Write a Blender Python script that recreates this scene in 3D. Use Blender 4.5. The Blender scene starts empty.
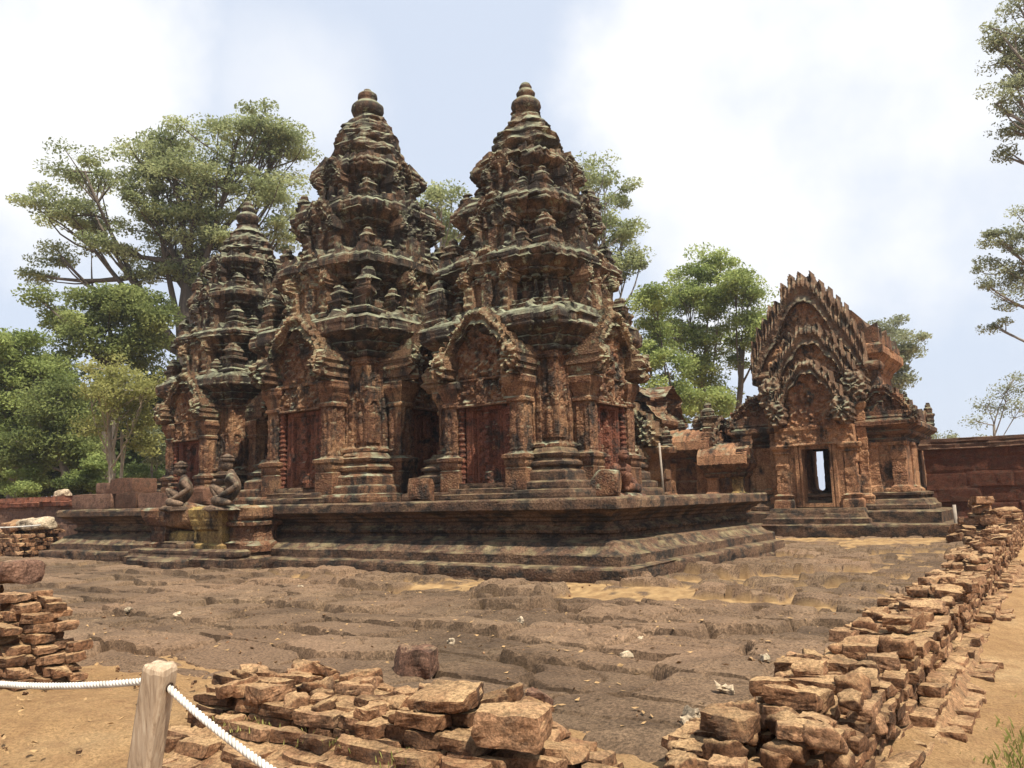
import bpy, bmesh, math, random
import numpy as np
from mathutils import Vector, Matrix

random.seed(7)
RS = np.random.RandomState(11)
SC = bpy.context.scene
COL = SC.collection
R_ = math.radians

# ------------------------------------------------------------------ camera, sky, sun, exposure
PITCH, YAW, ROLL, EYE, FPX = R_(8.15), R_(34.8), 0.025, 1.5, 800.0
cf = Vector((-math.sin(YAW) * math.cos(PITCH), math.cos(YAW) * math.cos(PITCH), math.sin(PITCH)))
cr0 = Vector((math.cos(YAW), math.sin(YAW), 0)); cu0 = cr0.cross(cf)
cr = math.cos(ROLL) * cr0 - math.sin(ROLL) * cu0
cu = math.sin(ROLL) * cr0 + math.cos(ROLL) * cu0
cam_d = bpy.data.cameras.new('camera'); cam = bpy.data.objects.new('camera', cam_d); COL.objects.link(cam)
cam.matrix_world = Matrix(((cr.x, cu.x, -cf.x, 0), (cr.y, cu.y, -cf.y, 0), (cr.z, cu.z, -cf.z, EYE), (0, 0, 0, 1)))
cam_d.sensor_width = 36; cam_d.lens = 36 * FPX / 1024; cam_d.clip_start = 0.05; cam_d.clip_end = 3000
SC.camera = cam

SUN_DIR = Vector((math.cos(R_(60)) * math.cos(R_(-21)), math.cos(R_(60)) * math.sin(R_(-21)), math.sin(R_(60))))
sd = bpy.data.lights.new('sun', 'SUN'); sd.energy = 5.0; sd.angle = R_(0.55); sd.color = (1.0, 0.93, 0.80)
sun = bpy.data.objects.new('sun', sd); COL.objects.link(sun)
sun.rotation_euler = SUN_DIR.to_track_quat('Z', 'Y').to_euler()

W = bpy.data.worlds.new('World'); SC.world = W; W.use_nodes = True
wn, wl = W.node_tree.nodes, W.node_tree.links
wn.clear()
wout = wn.new('ShaderNodeOutputWorld'); bg = wn.new('ShaderNodeBackground'); bg.inputs['Strength'].default_value = 0.085
sky = wn.new('ShaderNodeTexSky'); sky.sky_type = 'NISHITA'; sky.sun_disc = False
sky.sun_elevation = R_(60); sky.sun_rotation = math.atan2(SUN_DIR.x, SUN_DIR.y)
sky.dust_density = 2.5; sky.air_density = 1.0
tc = wn.new('ShaderNodeTexCoord')
def wmath(op, *v):
    x = wn.new('ShaderNodeVectorMath' if op == 'DOT_PRODUCT' else 'ShaderNodeMath'); x.operation = op
    for k, q in enumerate(v):
        if isinstance(q, (int, float, tuple)): x.inputs[k].default_value = q
        else: wl.new(q, x.inputs[k])
    return x.outputs['Value']
def wnoise(scale, detail, off):
    m_ = wn.new('ShaderNodeMapping'); m_.inputs['Location'].default_value = off; wl.new(tc.outputs['Generated'], m_.inputs['Vector'])
    n_ = wn.new('ShaderNodeTexNoise'); n_.inputs['Scale'].default_value = scale; n_.inputs['Detail'].default_value = detail; n_.inputs['Roughness'].default_value = 0.55
    wl.new(m_.outputs['Vector'], n_.inputs['Vector']); return n_.outputs['Fac']
def cloud(az, el, size, amp, soft, nz):
    """A cloud bank round a compass direction: how far a direction lies from its middle, broken up by noise."""
    c = (math.cos(el) * math.sin(az), math.cos(el) * math.cos(az), math.sin(el))
    d = wmath('DOT_PRODUCT', tc.outputs['Generated'], c)
    e = wmath('ADD', wmath('SUBTRACT', d, math.cos(size)), wmath('MULTIPLY', wmath('SUBTRACT', nz, 0.5), amp))
    r = wn.new('ShaderNodeMapRange'); r.interpolation_type = 'SMOOTHSTEP'; r.inputs['From Min'].default_value = -soft; r.inputs['From Max'].default_value = soft; wl.new(e, r.inputs['Value']); return r.outputs['Result']
nz1 = wnoise(3.2, 8, (0.3, 0.2, 0.1)); nz2 = wnoise(1.6, 6, (1.3, 2.2, 0.4))
c1 = cloud(-R_(10.5), R_(25), R_(15.5), 0.15, 0.020, nz1)
c2 = cloud(-R_(66), R_(24), R_(7.2), 0.085, 0.012, nz1)
c3 = cloud(-R_(50), R_(27), R_(3.6), 0.02, 0.006, nz1)
wisp = wn.new('ShaderNodeValToRGB'); wisp.color_ramp.elements[0].position = 0.56; wisp.color_ramp.elements[1].position = 0.8; wl.new(nz2, wisp.inputs['Fac'])
shade = wn.new('ShaderNodeMapRange'); shade.inputs['From Min'].default_value = 0.36; shade.inputs['From Max'].default_value = 0.62; shade.inputs['To Min'].default_value = 0.35; wl.new(wnoise(4.5, 7, (0.7, 0.1, 2.2)), shade.inputs['Value'])
cl = wmath('MAXIMUM', wmath('MULTIPLY', wmath('MAXIMUM', c1, c2), shade.outputs['Result']), wmath('MAXIMUM', wmath('MULTIPLY', c3, 0.7), wmath('MULTIPLY', wisp.outputs['Color'], 0.8)))
mixh = wn.new('ShaderNodeMix'); mixh.data_type = 'RGBA'; mixh.inputs[0].default_value = 0.88
mixh.inputs['B'].default_value = (5.35, 5.95, 7.0, 1)
mixc = wn.new('ShaderNodeMix'); mixc.data_type = 'RGBA'; mixc.inputs['B'].default_value = (7.6, 7.65, 7.75, 1)
wl.new(sky.outputs['Color'], mixh.inputs['A']); wl.new(mixh.outputs['Result'], mixc.inputs['A']); wl.new(cl, mixc.inputs['Factor'])
wl.new(mixc.outputs['Result'], bg.inputs['Color']); wl.new(bg.outputs['Background'], wout.inputs['Surface'])

SC.view_settings.view_transform = 'Standard'; SC.view_settings.look = 'None'
SC.view_settings.exposure = 0.74; SC.view_settings.gamma = 1.0
SC.render.engine = 'CYCLES'
SC.cycles.max_bounces = 5; SC.cycles.diffuse_bounces = 3; SC.cycles.transparent_max_bounces = 4
SC.cycles.use_denoising = True

# ------------------------------------------------------------------ tagging
def tag(o, label=None, cat=None, group=None, kind=None):
    if label: o['label'] = label
    if cat: o['category'] = cat
    if group: o['group'] = group
    if kind: o['kind'] = kind
    return o

def empty(name, loc, label, cat, group=None, rz=0.0):
    o = bpy.data.objects.new(name, None); COL.objects.link(o); o.location = loc; o.rotation_euler = (0, 0, rz)
    o.empty_display_size = 0.3
    return tag(o, label, cat, group)

def link(name, me, parent=None, loc=None, rot=None, scale=None):
    o = bpy.data.objects.new(name, me); COL.objects.link(o)
    if parent: o.parent = parent
    if loc is not None: o.location = loc
    if rot is not None: o.rotation_euler = rot
    if scale is not None: o.scale = scale
    return o

# ------------------------------------------------------------------ numpy noise
def hsh(ix, iy, iz, seed=0):
    h = (ix.astype(np.int64) * 374761393 + iy.astype(np.int64) * 668265263 + iz.astype(np.int64) * 2147483647 + seed * 974634777) & 0xffffffff
    h = ((h ^ (h >> 13)) * 1274126177) & 0xffffffff
    h = ((h ^ (h >> 16)) * 2246822519) & 0xffffffff
    return ((h ^ (h >> 15)) & 0xffffff) / float(0xffffff)

def vn(P, seed=0):
    i = np.floor(P).astype(np.int64); f = P - i; f = f * f * (3 - 2 * f)
    x, y, z = i[:, 0], i[:, 1], i[:, 2]; fx, fy, fz = f[:, 0], f[:, 1], f[:, 2]
    def l(a, b, t): return a + (b - a) * t
    c = [[[hsh(x + a, y + b, z + d, seed) for d in (0, 1)] for b in (0, 1)] for a in (0, 1)]
    return l(l(l(c[0][0][0], c[1][0][0], fx), l(c[0][1][0], c[1][1][0], fx), fy),
             l(l(c[0][0][1], c[1][0][1], fx), l(c[0][1][1], c[1][1][1], fx), fy), fz) * 2 - 1

def fbm(P, seed=0, octaves=3):
    s = 0; a = 0.6; Q = np.array(P, float)
    for k in range(octaves):
        s = s + a * vn(Q, seed + k * 17); a *= 0.5; Q = Q * 2.03 + 5.7
    return s

def h1(i, seed=0): return hsh(np.asarray(i), np.zeros_like(np.asarray(i)), np.zeros_like(np.asarray(i)), seed)

# ------------------------------------------------------------------ mesh building
class MB:
    def __init__(s): s.v = []; s.f = []; s.n = 0
    def add(s, V, Fs):
        V = np.asarray(V, float).reshape(-1, 3)
        for F in (Fs if isinstance(Fs, list) else [Fs]):
            if len(F): s.f.append(np.asarray(F, np.int64) + s.n)
        s.v.append(V); s.n += len(V); return s
    def mesh(s, name, m, smooth=False):
        me = bpy.data.meshes.new(name); V = np.concatenate(s.v)
        me.vertices.add(len(V)); me.vertices.foreach_set('co', V.astype(np.float32).ravel())
        ls = np.concatenate([F.ravel() for F in s.f]); tot = np.concatenate([np.full(len(F), F.shape[1]) for F in s.f])
        me.loops.add(len(ls)); me.loops.foreach_set('vertex_index', ls.astype(np.int32))
        me.polygons.add(len(tot)); st = np.concatenate([[0], np.cumsum(tot)[:-1]])
        me.polygons.foreach_set('loop_start', st.astype(np.int32)); me.polygons.foreach_set('loop_total', tot.astype(np.int32))
        me.update(calc_edges=True); me.validate()
        if m: me.materials.append(m)
        me.polygons.foreach_set('use_smooth', np.full(len(me.polygons), smooth)); return me
    def build(s, name, m, parent=None, smooth=False, **k): return link(name, s.mesh(name, m, smooth), parent, **k)

def gridF(nr, nc, closed=False):
    r = np.arange(nr - 1)[:, None]; c = np.arange(nc if closed else nc - 1)[None, :]
    a = r * nc + c; b = r * nc + (c + 1) % nc
    return np.stack([a, b, b + nc, a + nc], -1).reshape(-1, 4)

def redent(steps):
    """Cross-shaped plan: steps = [(half_width, extent)] from the widest (the corner) to the narrowest."""
    q = []
    (w0, e0) = steps[0]
    pts = [(e0, e0)]
    side = []
    for w, e in steps[1:]:
        side += [(w, pts[-1][1] if not side else side[-1][1]), (w, e)]
    quad = [(b, a) for a, b in reversed(side)] + [(e0, e0)] + side      # counter-clockwise from +x face to +y face
    out = []
    for k in range(4):
        c, s = [(1, 0), (0, 1), (-1, 0), (0, -1)][k]
        out += [(x * c - y * s, x * s + y * c) for x, y in quad]
    return np.array(out)

def rect(x0, y0, x1, y1): return np.array([(x0, y0), (x1, y0), (x1, y1), (x0, y1)], float)

def sweep(plan, prof, du=0.1, dz=0.08, fn=None, cap=True):
    plan = np.asarray(plan, float); n = len(plan)
    e = np.roll(plan, -1, 0) - plan; L = np.linalg.norm(e, axis=1); t = e / L[:, None]; nrm = np.stack([t[:, 1], -t[:, 0]], 1)
    P = []; N = []; U = []; acc = 0
    for i in range(n):
        k = max(1, int(round(L[i] / du)))
        for j in range(k):
            P.append(plan[i] + e[i] * j / k); U.append(acc + L[i] * j / k)
            N.append(nrm[i] + nrm[i - 1] if j == 0 else nrm[i])
        acc += L[i]
    P = np.array(P); N = np.array(N); U = np.array(U)
    rows = [prof[0]]
    for (o0, z0), (o1, z1) in zip(prof[:-1], prof[1:]):
        k = max(1, int(math.ceil(math.hypot(o1 - o0, z1 - z0) / dz)))
        rows += [(o0 + (o1 - o0) * j / k, z0 + (z1 - z0) * j / k) for j in range(1, k + 1)]
    rows = np.array(rows); nr, nc = len(rows), len(P)
    V = np.zeros((nr, nc, 3))
    V[:, :, :2] = P[None] + N[None] * rows[:, 0][:, None, None]; V[:, :, 2] = rows[:, 1][:, None]
    Nn = np.broadcast_to(N[None], (nr, nc, 2)); Uu = np.broadcast_to(U[None], (nr, nc))
    V = V.reshape(-1, 3); Nn = Nn.reshape(-1, 2); Uu = Uu.reshape(-1)
    if fn is not None:
        d, zz = fn(V, Uu); V = V.copy(); V[:, :2] += Nn * d[:, None]; V[:, 2] += zz
    F = gridF(nr, nc, True); Fs = [F]
    if cap:
        top = V[(nr - 1) * nc:]; V = np.vstack([V, top.mean(0)[None]])
        i = np.arange(nc); Fs.append(np.stack([(nr - 1) * nc + i, (nr - 1) * nc + (i + 1) % nc, np.full(nc, nr * nc)], 1))
    return V, Fs

def weather(amp=0.03, seed=0, bl=0.62, bh=0.36, carve=0.0, cz=(-9, 99), chip=0.5, teeth=None, loc=(0, 0, 0), ribs=None):
    off = np.array(loc, float)
    def fn(V, U):
        P = V + off
        d = amp * (0.9 * fbm(P * 1.1, seed, 2) + 0.8 * fbm(P * 4.5, seed + 3, 2))
        c = np.floor(V[:, 2] / bh).astype(np.int64); sh = h1(c, seed) * bl
        b = np.floor((U + sh) / bl).astype(np.int64)
        r = hsh(b, c, c * 0, seed + 5); d += (r - 0.5) * amp * 1.5
        gone = hsh(b, c, c * 0, seed + 9) > 1 - 0.09 * chip; d[gone] -= amp * 2.2
        fu = np.abs(((U + sh) / bl) % 1 - 0.5); fz = np.abs((V[:, 2] / bh) % 1 - 0.5)
        d[(fu > 0.46) | (fz > 0.43)] -= amp * 0.45
        ch = fbm(P * 2.3, seed + 21, 3); d -= np.clip(ch - 0.28, 0, 1) * amp * 4.0 * chip
        if carve:
            m = (V[:, 2] > cz[0]) & (V[:, 2] < cz[1]); a = U * 2 * math.pi / 0.34; z = V[:, 2] * 2 * math.pi / 0.34
            p = 0.45 * np.sin(a + 1.3 * np.sin(z)) * np.sin(z * 1.0 + 1.1 * np.sin(a)) + 1.0 * vn(P * 8, seed + 2) + 0.5 * vn(P * 15, seed + 4)
            d += np.where(m, carve * np.clip(p, -1, 1), 0)
        if ribs is not None:
            z0, z1, per, dep = ribs; m = (V[:, 2] > z0) & (V[:, 2] < z1); ph = (U / per) % 1; d = d - np.where(m & (np.abs(ph - 0.5) < 0.17), dep, 0)
        zz = amp * 0.8 * fbm(P * 2.1 + 40, seed + 33, 2)
        if teeth is not None:
            z0, per, hgt = teeth; m = V[:, 2] >= z0 - 1e-4
            kk = np.floor(U / per).astype(np.int64); tt = 1 - np.abs((U / per) % 1 - 0.5) * 2
            zz = zz + np.where(m, hgt * tt * (0.4 + 0.9 * h1(kk, seed)) * (h1(kk, seed + 4) > 0.25), 0)
        return d, zz
    return fn

def relief(Wd, Hd, res, fn, back=0.12):
    """A carved slab: fn(u, v) gives the height of the face, nan where there is no stone."""
    nu = int(round(Wd / res)) + 1; nv = int(round(Hd / res)) + 1
    u = np.linspace(-Wd / 2, Wd / 2, nu); v = np.linspace(0, Hd, nv)
    Ug, Vg = np.meshgrid(u, v); H = fn(Ug.ravel(), Vg.ravel()).reshape(nv, nu)
    ok = ~np.isnan(H); cell = ok[:-1, :-1] & ok[1:, :-1] & ok[:-1, 1:] & ok[1:, 1:]
    H = np.nan_to_num(H)
    A = np.stack([Ug, -H, Vg], -1).reshape(-1, 3); B = np.stack([Ug, np.full_like(H, back), Vg], -1).reshape(-1, 3)
    nn = nu * nv; ids = np.arange(nn).reshape(nv, nu)
    q = lambda m: np.stack([ids[:-1, :-1][m], ids[:-1, 1:][m], ids[1:, 1:][m], ids[1:, :-1][m]], 1)
    F = [q(cell), q(cell)[:, ::-1] + nn]
    pad = np.pad(cell, 1)
    for sl, e0, e1 in ((pad[:-2, 1:-1], ids[:-1, :-1], ids[:-1, 1:]), (pad[2:, 1:-1], ids[1:, 1:], ids[1:, :-1]),
                       (pad[1:-1, :-2], ids[1:, :-1], ids[:-1, :-1]), (pad[1:-1, 2:], ids[:-1, 1:], ids[1:, 1:])):
        m = cell & ~sl; a, b = e0[m], e1[m]; F.append(np.stack([b, a, a + nn, b + nn], 1))
    V = np.vstack([A, B]); used = np.zeros(2 * nn, bool)
    for f in F: used[f.ravel()] = True
    mp_ = np.cumsum(used) - 1
    return V[used], [mp_[f] for f in F if len(f)]

def pt(u, v, seed=0, k=1.0): return np.stack([u * k, v * k, np.full_like(u, seed * 3.1)], 1)

def pediment_fn(w, H, seed, lobes=3.0, band=0.2, teeth=0.085, ntooth=15, deep=0.16, naga=True, rough=0.018, pw=1.75, part=None):
    def fn(u, v):
        n1 = fbm(pt(u, v, seed, 2.2), seed, 3); n2 = fbm(pt(u, v, seed, 9), seed + 5, 2)
        uu = u + 0.018 * n1; t = np.abs(uu) / w
        lob = np.abs(np.sin(lobes * math.pi * np.clip(t, 0, 1.1)))
        top = H * (0.9 - 0.72 * np.clip(t, 0, 1.2) ** pw) + 0.055 * H * lob * (t < 1)
        tq = np.linspace(0, 1.3, 200); slq = H * 0.72 * pw * tq ** (pw - 1) / w; sq = np.concatenate([[0], np.cumsum(np.sqrt(1 + slq[1:] ** 2) * (tq[1] - tq[0]) * w)])
        sa = np.interp(t, tq, sq); sl = np.interp(t, tq, slq); per = sq[153] / (ntooth * 0.5)
        tk = np.floor(sa / per + 0.5).astype(np.int64) + 40 * (uu > 0); tt = 1 - np.abs((sa / per + 0.5) % 1 - 0.5) * 2
        outer = top + teeth * H * np.minimum(np.sqrt(1 + sl ** 2), 2.2) * tt ** 1.0 * (0.65 + 0.5 * h1(tk, seed)) * (h1(tk, seed + 8) > 0.06) + 0.02 * n1
        inner = top - band * H * (0.8 + 0.4 * t)
        z = np.full_like(u, np.nan)
        ins = (v < outer) & (t < 1.0)
        z[ins] = deep * (0.75 + 0.35 * n2[ins])
        # ridges along the band
        s = np.clip((v - inner) / (band * H), 0, 1.5)
        rb = ins & (v > inner); z[rb] = deep * (0.95 + 0.24 * np.cos(s[rb] * 2 * math.pi * 1.5 + 0.4) + np.where(s[rb] > 0.55, 0.22 * np.sin(sa[rb] * 2 * math.pi / (per * 0.5)), 0) + 0.16 * n2[rb])
        ty = ins & (v <= inner) & (t < 0.86)
        pat = 1.3 * vn(pt(u, v, seed, 8.0), seed + 12) + 0.9 * vn(pt(u, v, seed + 1, 15.0), seed + 13) + 0.4 * np.sin(uu * 2 * math.pi / 0.36)
        z[ty] = 0.02 + 0.06 * pat[ty]
        # the figure in the middle of the tympanum
        fg = ty & (np.abs(uu) < 0.11 * w * (1.2 - v / H)) & (v < 0.55 * H) & (v > 0.08 * H); z[fg] += 0.06
        if naga:
            cx, cy, rad = 0.86 * w, 0.2 * H, 0.125 * H + 0.065 * w
            dx = np.abs(uu) - cx; dy = v - cy; dd = np.sqrt(dx * dx * 1.15 + dy * dy * 0.6); an = np.arctan2(dx, dy)
            rr = rad * (0.82 + 0.2 * np.abs(np.sin(an * 4.5)))
            m = dd < rr; z[m] = deep * (1.55 + 0.5 * np.sqrt(np.clip(1 - (dd[m] / rr[m]) ** 2, 0, 1)) + 0.14 * np.sin(an[m] * 9) + 0.3 * vn(pt(u[m], v[m], seed, 11.0), 5) + 0.4 * n2[m])
        z = z + rough * n1
        z[v < 0.0] = np.nan
        keep = ty if not naga else (ty & ~m)
        if part == 'tympanum': z[~(keep | (rb & (s < 0.3) & (t < 0.9)))] = np.nan; z = np.where(rb, np.minimum(z, 0.03), z)
        if part == 'band': z[keep] = np.nan
        return z
    return fn

def niche_fn(w, H, seed, deep=0.14):
    pf = pediment_fn(w, H * 0.58, seed, band=0.3, ntooth=9, deep=deep, teeth=0.12, naga=True)
    def fn(u, v):
        z = pf(u, v - 0.42 * H); n = fbm(pt(u, v, seed, 7), seed, 3)
        low = (v <= 0.45 * H) & (np.abs(u) < w * 0.92)
        post = low & (np.abs(u) > w * 0.55); z[post] = deep * (0.8 + 0.4 * n[post] + 0.15 * np.sin(v[post] * 30))
        rec = low & (np.abs(u) <= w * 0.55); z[rec] = -0.05 + 0.03 * n[rec]
        fg = rec & (np.abs(u) < 0.2 * w); z[fg] = 0.07 + 0.05 * n[fg]
        bt = low & (v < 0.06 * H); z[bt] = deep
        return z
    return fn

def pediment(parent, m_band, m_tym, Wd, Hd, res, back, w, H, seed, loc, rot=None, **k):
    b = MB(); b.add(*relief(Wd, Hd, res, pediment_fn(w, H, seed, part='band', **k), back)); o = b.build('pediment', m_band, parent, loc=loc, rot=rot)
    b = MB(); b.add(*relief(Wd, Hd, res, pediment_fn(w, H, seed, part='tympanum', **k), back * .5)); return o, b.mesh('tympanum', m_tym)

def rot_z(V, a):
    c, s = math.cos(a), math.sin(a); V = np.asarray(V)
    return np.stack([V[:, 0] * c - V[:, 1] * s, V[:, 0] * s + V[:, 1] * c, V[:, 2]], 1)

def lathe(prof, n=14, fn=None):
    prof = np.array(prof, float); a = np.arange(n) * 2 * math.pi / n
    V = np.zeros((len(prof), n, 3)); V[:, :, 0] = prof[:, 0][:, None] * np.cos(a); V[:, :, 1] = prof[:, 0][:, None] * np.sin(a); V[:, :, 2] = prof[:, 1][:, None]
    V = V.reshape(-1, 3)
    if fn is not None: V = fn(V)
    nr = len(prof); V = np.vstack([V, V[(nr - 1) * n:].mean(0)[None]])
    i = np.arange(n)
    return V, [gridF(nr, n, True), np.stack([(nr - 1) * n + i, (nr - 1) * n + (i + 1) % n, np.full(n, nr * n)], 1)]

def dense(prof, dz):
    out = [prof[0]]
    for a, b in zip(prof[:-1], prof[1:]):
        k = max(1, int(math.ceil(math.hypot(b[0] - a[0], b[1] - a[1]) / dz)))
        out += [(a[0] + (b[0] - a[0]) * j / k, a[1] + (b[1] - a[1]) * j / k) for j in range(1, k + 1)]
    return out

def tube(pts, rad, n=7, cap=True):
    pts = np.array(pts, float); rad = np.broadcast_to(np.array(rad, float), (len(pts),))
    T = np.gradient(pts, axis=0); T /= np.linalg.norm(T, axis=1)[:, None] + 1e-9
    up = np.array([0.31, 0.2, 0.93]) if abs(T[0, 2]) < 0.9 else np.array([1.0, 0.1, 0])
    A = np.cross(T, up); A /= np.linalg.norm(A, axis=1)[:, None] + 1e-9; B = np.cross(T, A)
    a = np.arange(n) * 2 * math.pi / n
    V = pts[:, None] + rad[:, None, None] * (A[:, None] * np.cos(a)[None, :, None] + B[:, None] * np.sin(a)[None, :, None])
    V = V.reshape(-1, 3); m = len(pts); Fs = [gridF(m, n, True)]
    if cap:
        i = np.arange(n); V = np.vstack([V, pts[-1][None], pts[0][None]])
        Fs += [np.stack([(m - 1) * n + i, (m - 1) * n + (i + 1) % n, np.full(n, m * n)], 1), np.stack([(i + 1) % n, i, np.full(n, m * n + 1)], 1)]
    return V, Fs

def rock(sx, sy, sz, seed, n=6, rnd=0.22, amp=0.06, boxy=True, chop=True):
    """A weathered block: a subdivided box with worn corners and a rough face; base at z = 0."""
    g = np.linspace(-1, 1, n + 1); V = []; F = []; cnt = 0
    for ax in range(3):
        for s in (-1, 1):
            a, b = np.meshgrid(g, g); c = np.full_like(a, s)
            p = [None] * 3; p[ax] = c; p[(ax + 1) % 3] = a if s > 0 else b; p[(ax + 2) % 3] = b if s > 0 else a
            V.append(np.stack(p, -1).reshape(-1, 3)); F.append(gridF(n + 1, n + 1) + cnt); cnt += (n + 1) ** 2
    V = np.concatenate(V); F = np.concatenate(F)
    S = np.array([sx, sy, sz]) / 2
    nrm = V / np.linalg.norm(V, axis=1)[:, None] * (1.25 if boxy else 1.0)
    ln = np.linalg.norm(V, axis=1); k = np.clip((ln - 1.0) / 0.73, 0, 1) ** 1.2 * rnd * 2
    k = np.clip(k, 0, 1) if boxy else np.full(len(V), 0.8)
    V = V * (1 - k[:, None]) + nrm * k[:, None]
    P = V * S; q = P / max(0.12, min(sx, sy, sz))
    ms = min(sx, sy, sz)
    P = P + np.stack([fbm(q * 0.9 + 9 * j, seed + j, 2) for j in range(3)], 1) * amp * 1.1 * min(ms, 0.24) / 0.16
    P = P + (V / ln[:, None]) * (vn(q * 3.2, seed + 7) * amp * 0.30 + vn(q * 7.0, seed + 8) * amp * 0.16)[:, None]
    # a broken corner
    rr = np.random.RandomState(seed); dr = rr.normal(size=3); dr[2] = abs(dr[2]); dr /= np.linalg.norm(dr)
    dot = (P / S) @ dr; lim = 0.66; ex = np.clip(dot - lim, 0, None); P = P - (dr * S)[None] * ex[:, None] * (0.8 if chop else 0)
    # merge duplicate verts along the edges
    key = np.round(V * 1000).astype(np.int64); _, inv0 = np.unique(key[:, 0] * 4000003 + key[:, 1] * 2003 + key[:, 2], return_inverse=True)
    m = inv0.max() + 1; Pm = np.zeros((m, 3)); cn_ = np.zeros(m); np.add.at(Pm, inv0, P); np.add.at(cn_, inv0, 1); Pm /= cn_[:, None]
    Pm[:, 2] += sz / 2
    return Pm, [inv0[F]]

# ------------------------------------------------------------------ materials
class NT:
    def __init__(s, name):
        s.m = bpy.data.materials.new(name); s.m.use_nodes = True; s.t = s.m.node_tree; s.n = s.t.nodes; s.l = s.t.links
        s.b = s.n['Principled BSDF']; s.b.inputs['Roughness'].default_value = 0.92
        s.b.inputs['Specular IOR Level'].default_value = 0.15
        s.geo = s.n.new('ShaderNodeNewGeometry')
    def noise(s, scale, detail=5, rough=0.6, vec=None, sc3=None, off=None, dist=0.0):
        v = vec or s.geo.outputs['Position']
        if sc3 or off:
            mpn = s.n.new('ShaderNodeMapping'); s.l.new(v, mpn.inputs['Vector'])
            if sc3: mpn.inputs['Scale'].default_value = sc3
            if off: mpn.inputs['Location'].default_value = off
            v = mpn.outputs['Vector']
        nn = s.n.new('ShaderNodeTexNoise'); nn.inputs['Scale'].default_value = scale; nn.inputs['Detail'].default_value = detail
        nn.inputs['Roughness'].default_value = rough; nn.inputs['Distortion'].default_value = dist; s.l.new(v, nn.inputs['Vector']); return nn.outputs['Fac']
    def voro(s, scale, feat='F1', vec=None, out='Distance'):
        nn = s.n.new('ShaderNodeTexVoronoi'); nn.feature = feat; nn.inputs['Scale'].default_value = scale
        s.l.new(vec or s.geo.outputs['Position'], nn.inputs['Vector']); return nn.outputs[out]
    def ramp(s, fac, stops):
        r = s.n.new('ShaderNodeValToRGB'); e = r.color_ramp.elements
        while len(e) < len(stops): e.new(0.5)
        for k, (p, c) in enumerate(stops):
            e[k].position = p; e[k].color = (c[0], c[1], c[2], 1) if isinstance(c, (tuple, list)) else (c, c, c, 1)
        s.l.new(fac, r.inputs['Fac']); return r.outputs['Color']
    def mix(s, fac, a, b, mode='MIX'):
        x = s.n.new('ShaderNodeMix'); x.data_type = 'RGBA'; x.blend_type = mode
        for k, v in (('Factor', fac), ('A', a), ('B', b)):
            if isinstance(v, (int, float)): x.inputs[k].default_value = v if k == 'Factor' else (v, v, v, 1)
            elif isinstance(v, tuple): x.inputs[k].default_value = (*v, 1)
            else: s.l.new(v, x.inputs[k])
        return x.outputs['Result']
    def math(s, op, a, b=None, c=None):
        x = s.n.new('ShaderNodeMath'); x.operation = op
        for k, v in enumerate((a, b, c)):
            if v is None: continue
            if isinstance(v, (int, float)): x.inputs[k].default_value = v
            else: s.l.new(v, x.inputs[k])
        return x.outputs[0]
    def up(s, lo=0.25, hi=0.8):
        sp = s.n.new('ShaderNodeSeparateXYZ'); s.l.new(s.geo.outputs['Normal'], sp.inputs[0])
        r = s.n.new('ShaderNodeMapRange'); r.inputs['From Min'].default_value = lo; r.inputs['From Max'].default_value = hi
        s.l.new(sp.outputs['Z'], r.inputs['Value']); return r.outputs['Result']
    def attr(s, name):
        a = s.n.new('ShaderNodeAttribute'); a.attribute_name = name; return a.outputs['Fac']
    def bump(s, h, strength=0.5, dist=0.03, prev=None):
        b = s.n.new('ShaderNodeBump'); b.inputs['Strength'].default_value = strength; b.inputs['Distance'].default_value = dist
        s.l.new(h, b.inputs['Height'])
        if prev: s.l.new(prev, b.inputs['Normal'])
        return b.outputs['Normal']
    def done(s, col, normal=None):
        if isinstance(col, tuple): s.b.inputs['Base Color'].default_value = (*col, 1)
        else: s.l.new(col, s.b.inputs['Base Color'])
        if normal: s.l.new(normal, s.b.inputs['Normal'])
        return s.m

def sandstone(name, c0, c1, c2, black=0.5, lichen=0.6, carve=0.8, lcol=(0.31, 0.32, 0.22), off=(0, 0, 0), an=0.55):
    t = NT(name)
    base = t.ramp(t.noise(0.8, 6, 0.65, off=off), [(0.32, c0), (0.5, c1), (0.68, c2)])
    base = t.mix(t.ramp(t.noise(7, 5, 0.7), [(0.35, 0.0), (0.7, 0.55)]), base, c2)
    streak = t.ramp(t.noise(1.6, 7, 0.68, sc3=(1.5, 1.5, 1.5 * an), off=off), [(0.60 - 0.19 * black, 0.0), (0.74 - 0.19 * black, 0.95)])
    col = t.mix(streak, base, (0.030, 0.025, 0.021))
    speck = t.ramp(t.noise(26, 5, 0.75), [(0.38, 0.52), (0.62, 1.38)])
    col = t.mix(1.0, col, speck, 'MULTIPLY')
    lic = t.math('MULTIPLY', t.up(0.15, 0.75), t.ramp(t.noise(2.4, 6, 0.7, off=(3, 1, 7)), [(0.62 - 0.28 * lichen, 0.0), (0.74 - 0.2 * lichen, 1.0)]))
    lic2 = t.ramp(t.noise(3.1, 7, 0.75, off=(8, 2, 1)), [(0.66 - 0.10 * lichen, 0.0), (0.76 - 0.10 * lichen, 0.85 * lichen)])
    lic = t.math('MAXIMUM', t.math('MULTIPLY', lic, 0.85), lic2)
    lc = t.ramp(t.noise(5, 4), [(0.35, (lcol[0] * 0.6, lcol[1] * 0.62, lcol[2] * 0.55)), (0.65, lcol)])
    col = t.mix(lic, col, lc)
    n = t.bump(t.voro(24), carve * 0.7, 0.03)
    n = t.bump(t.noise(18, 7, 0.75), 0.5, 0.03, n)
    return t.done(col, n)

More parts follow.
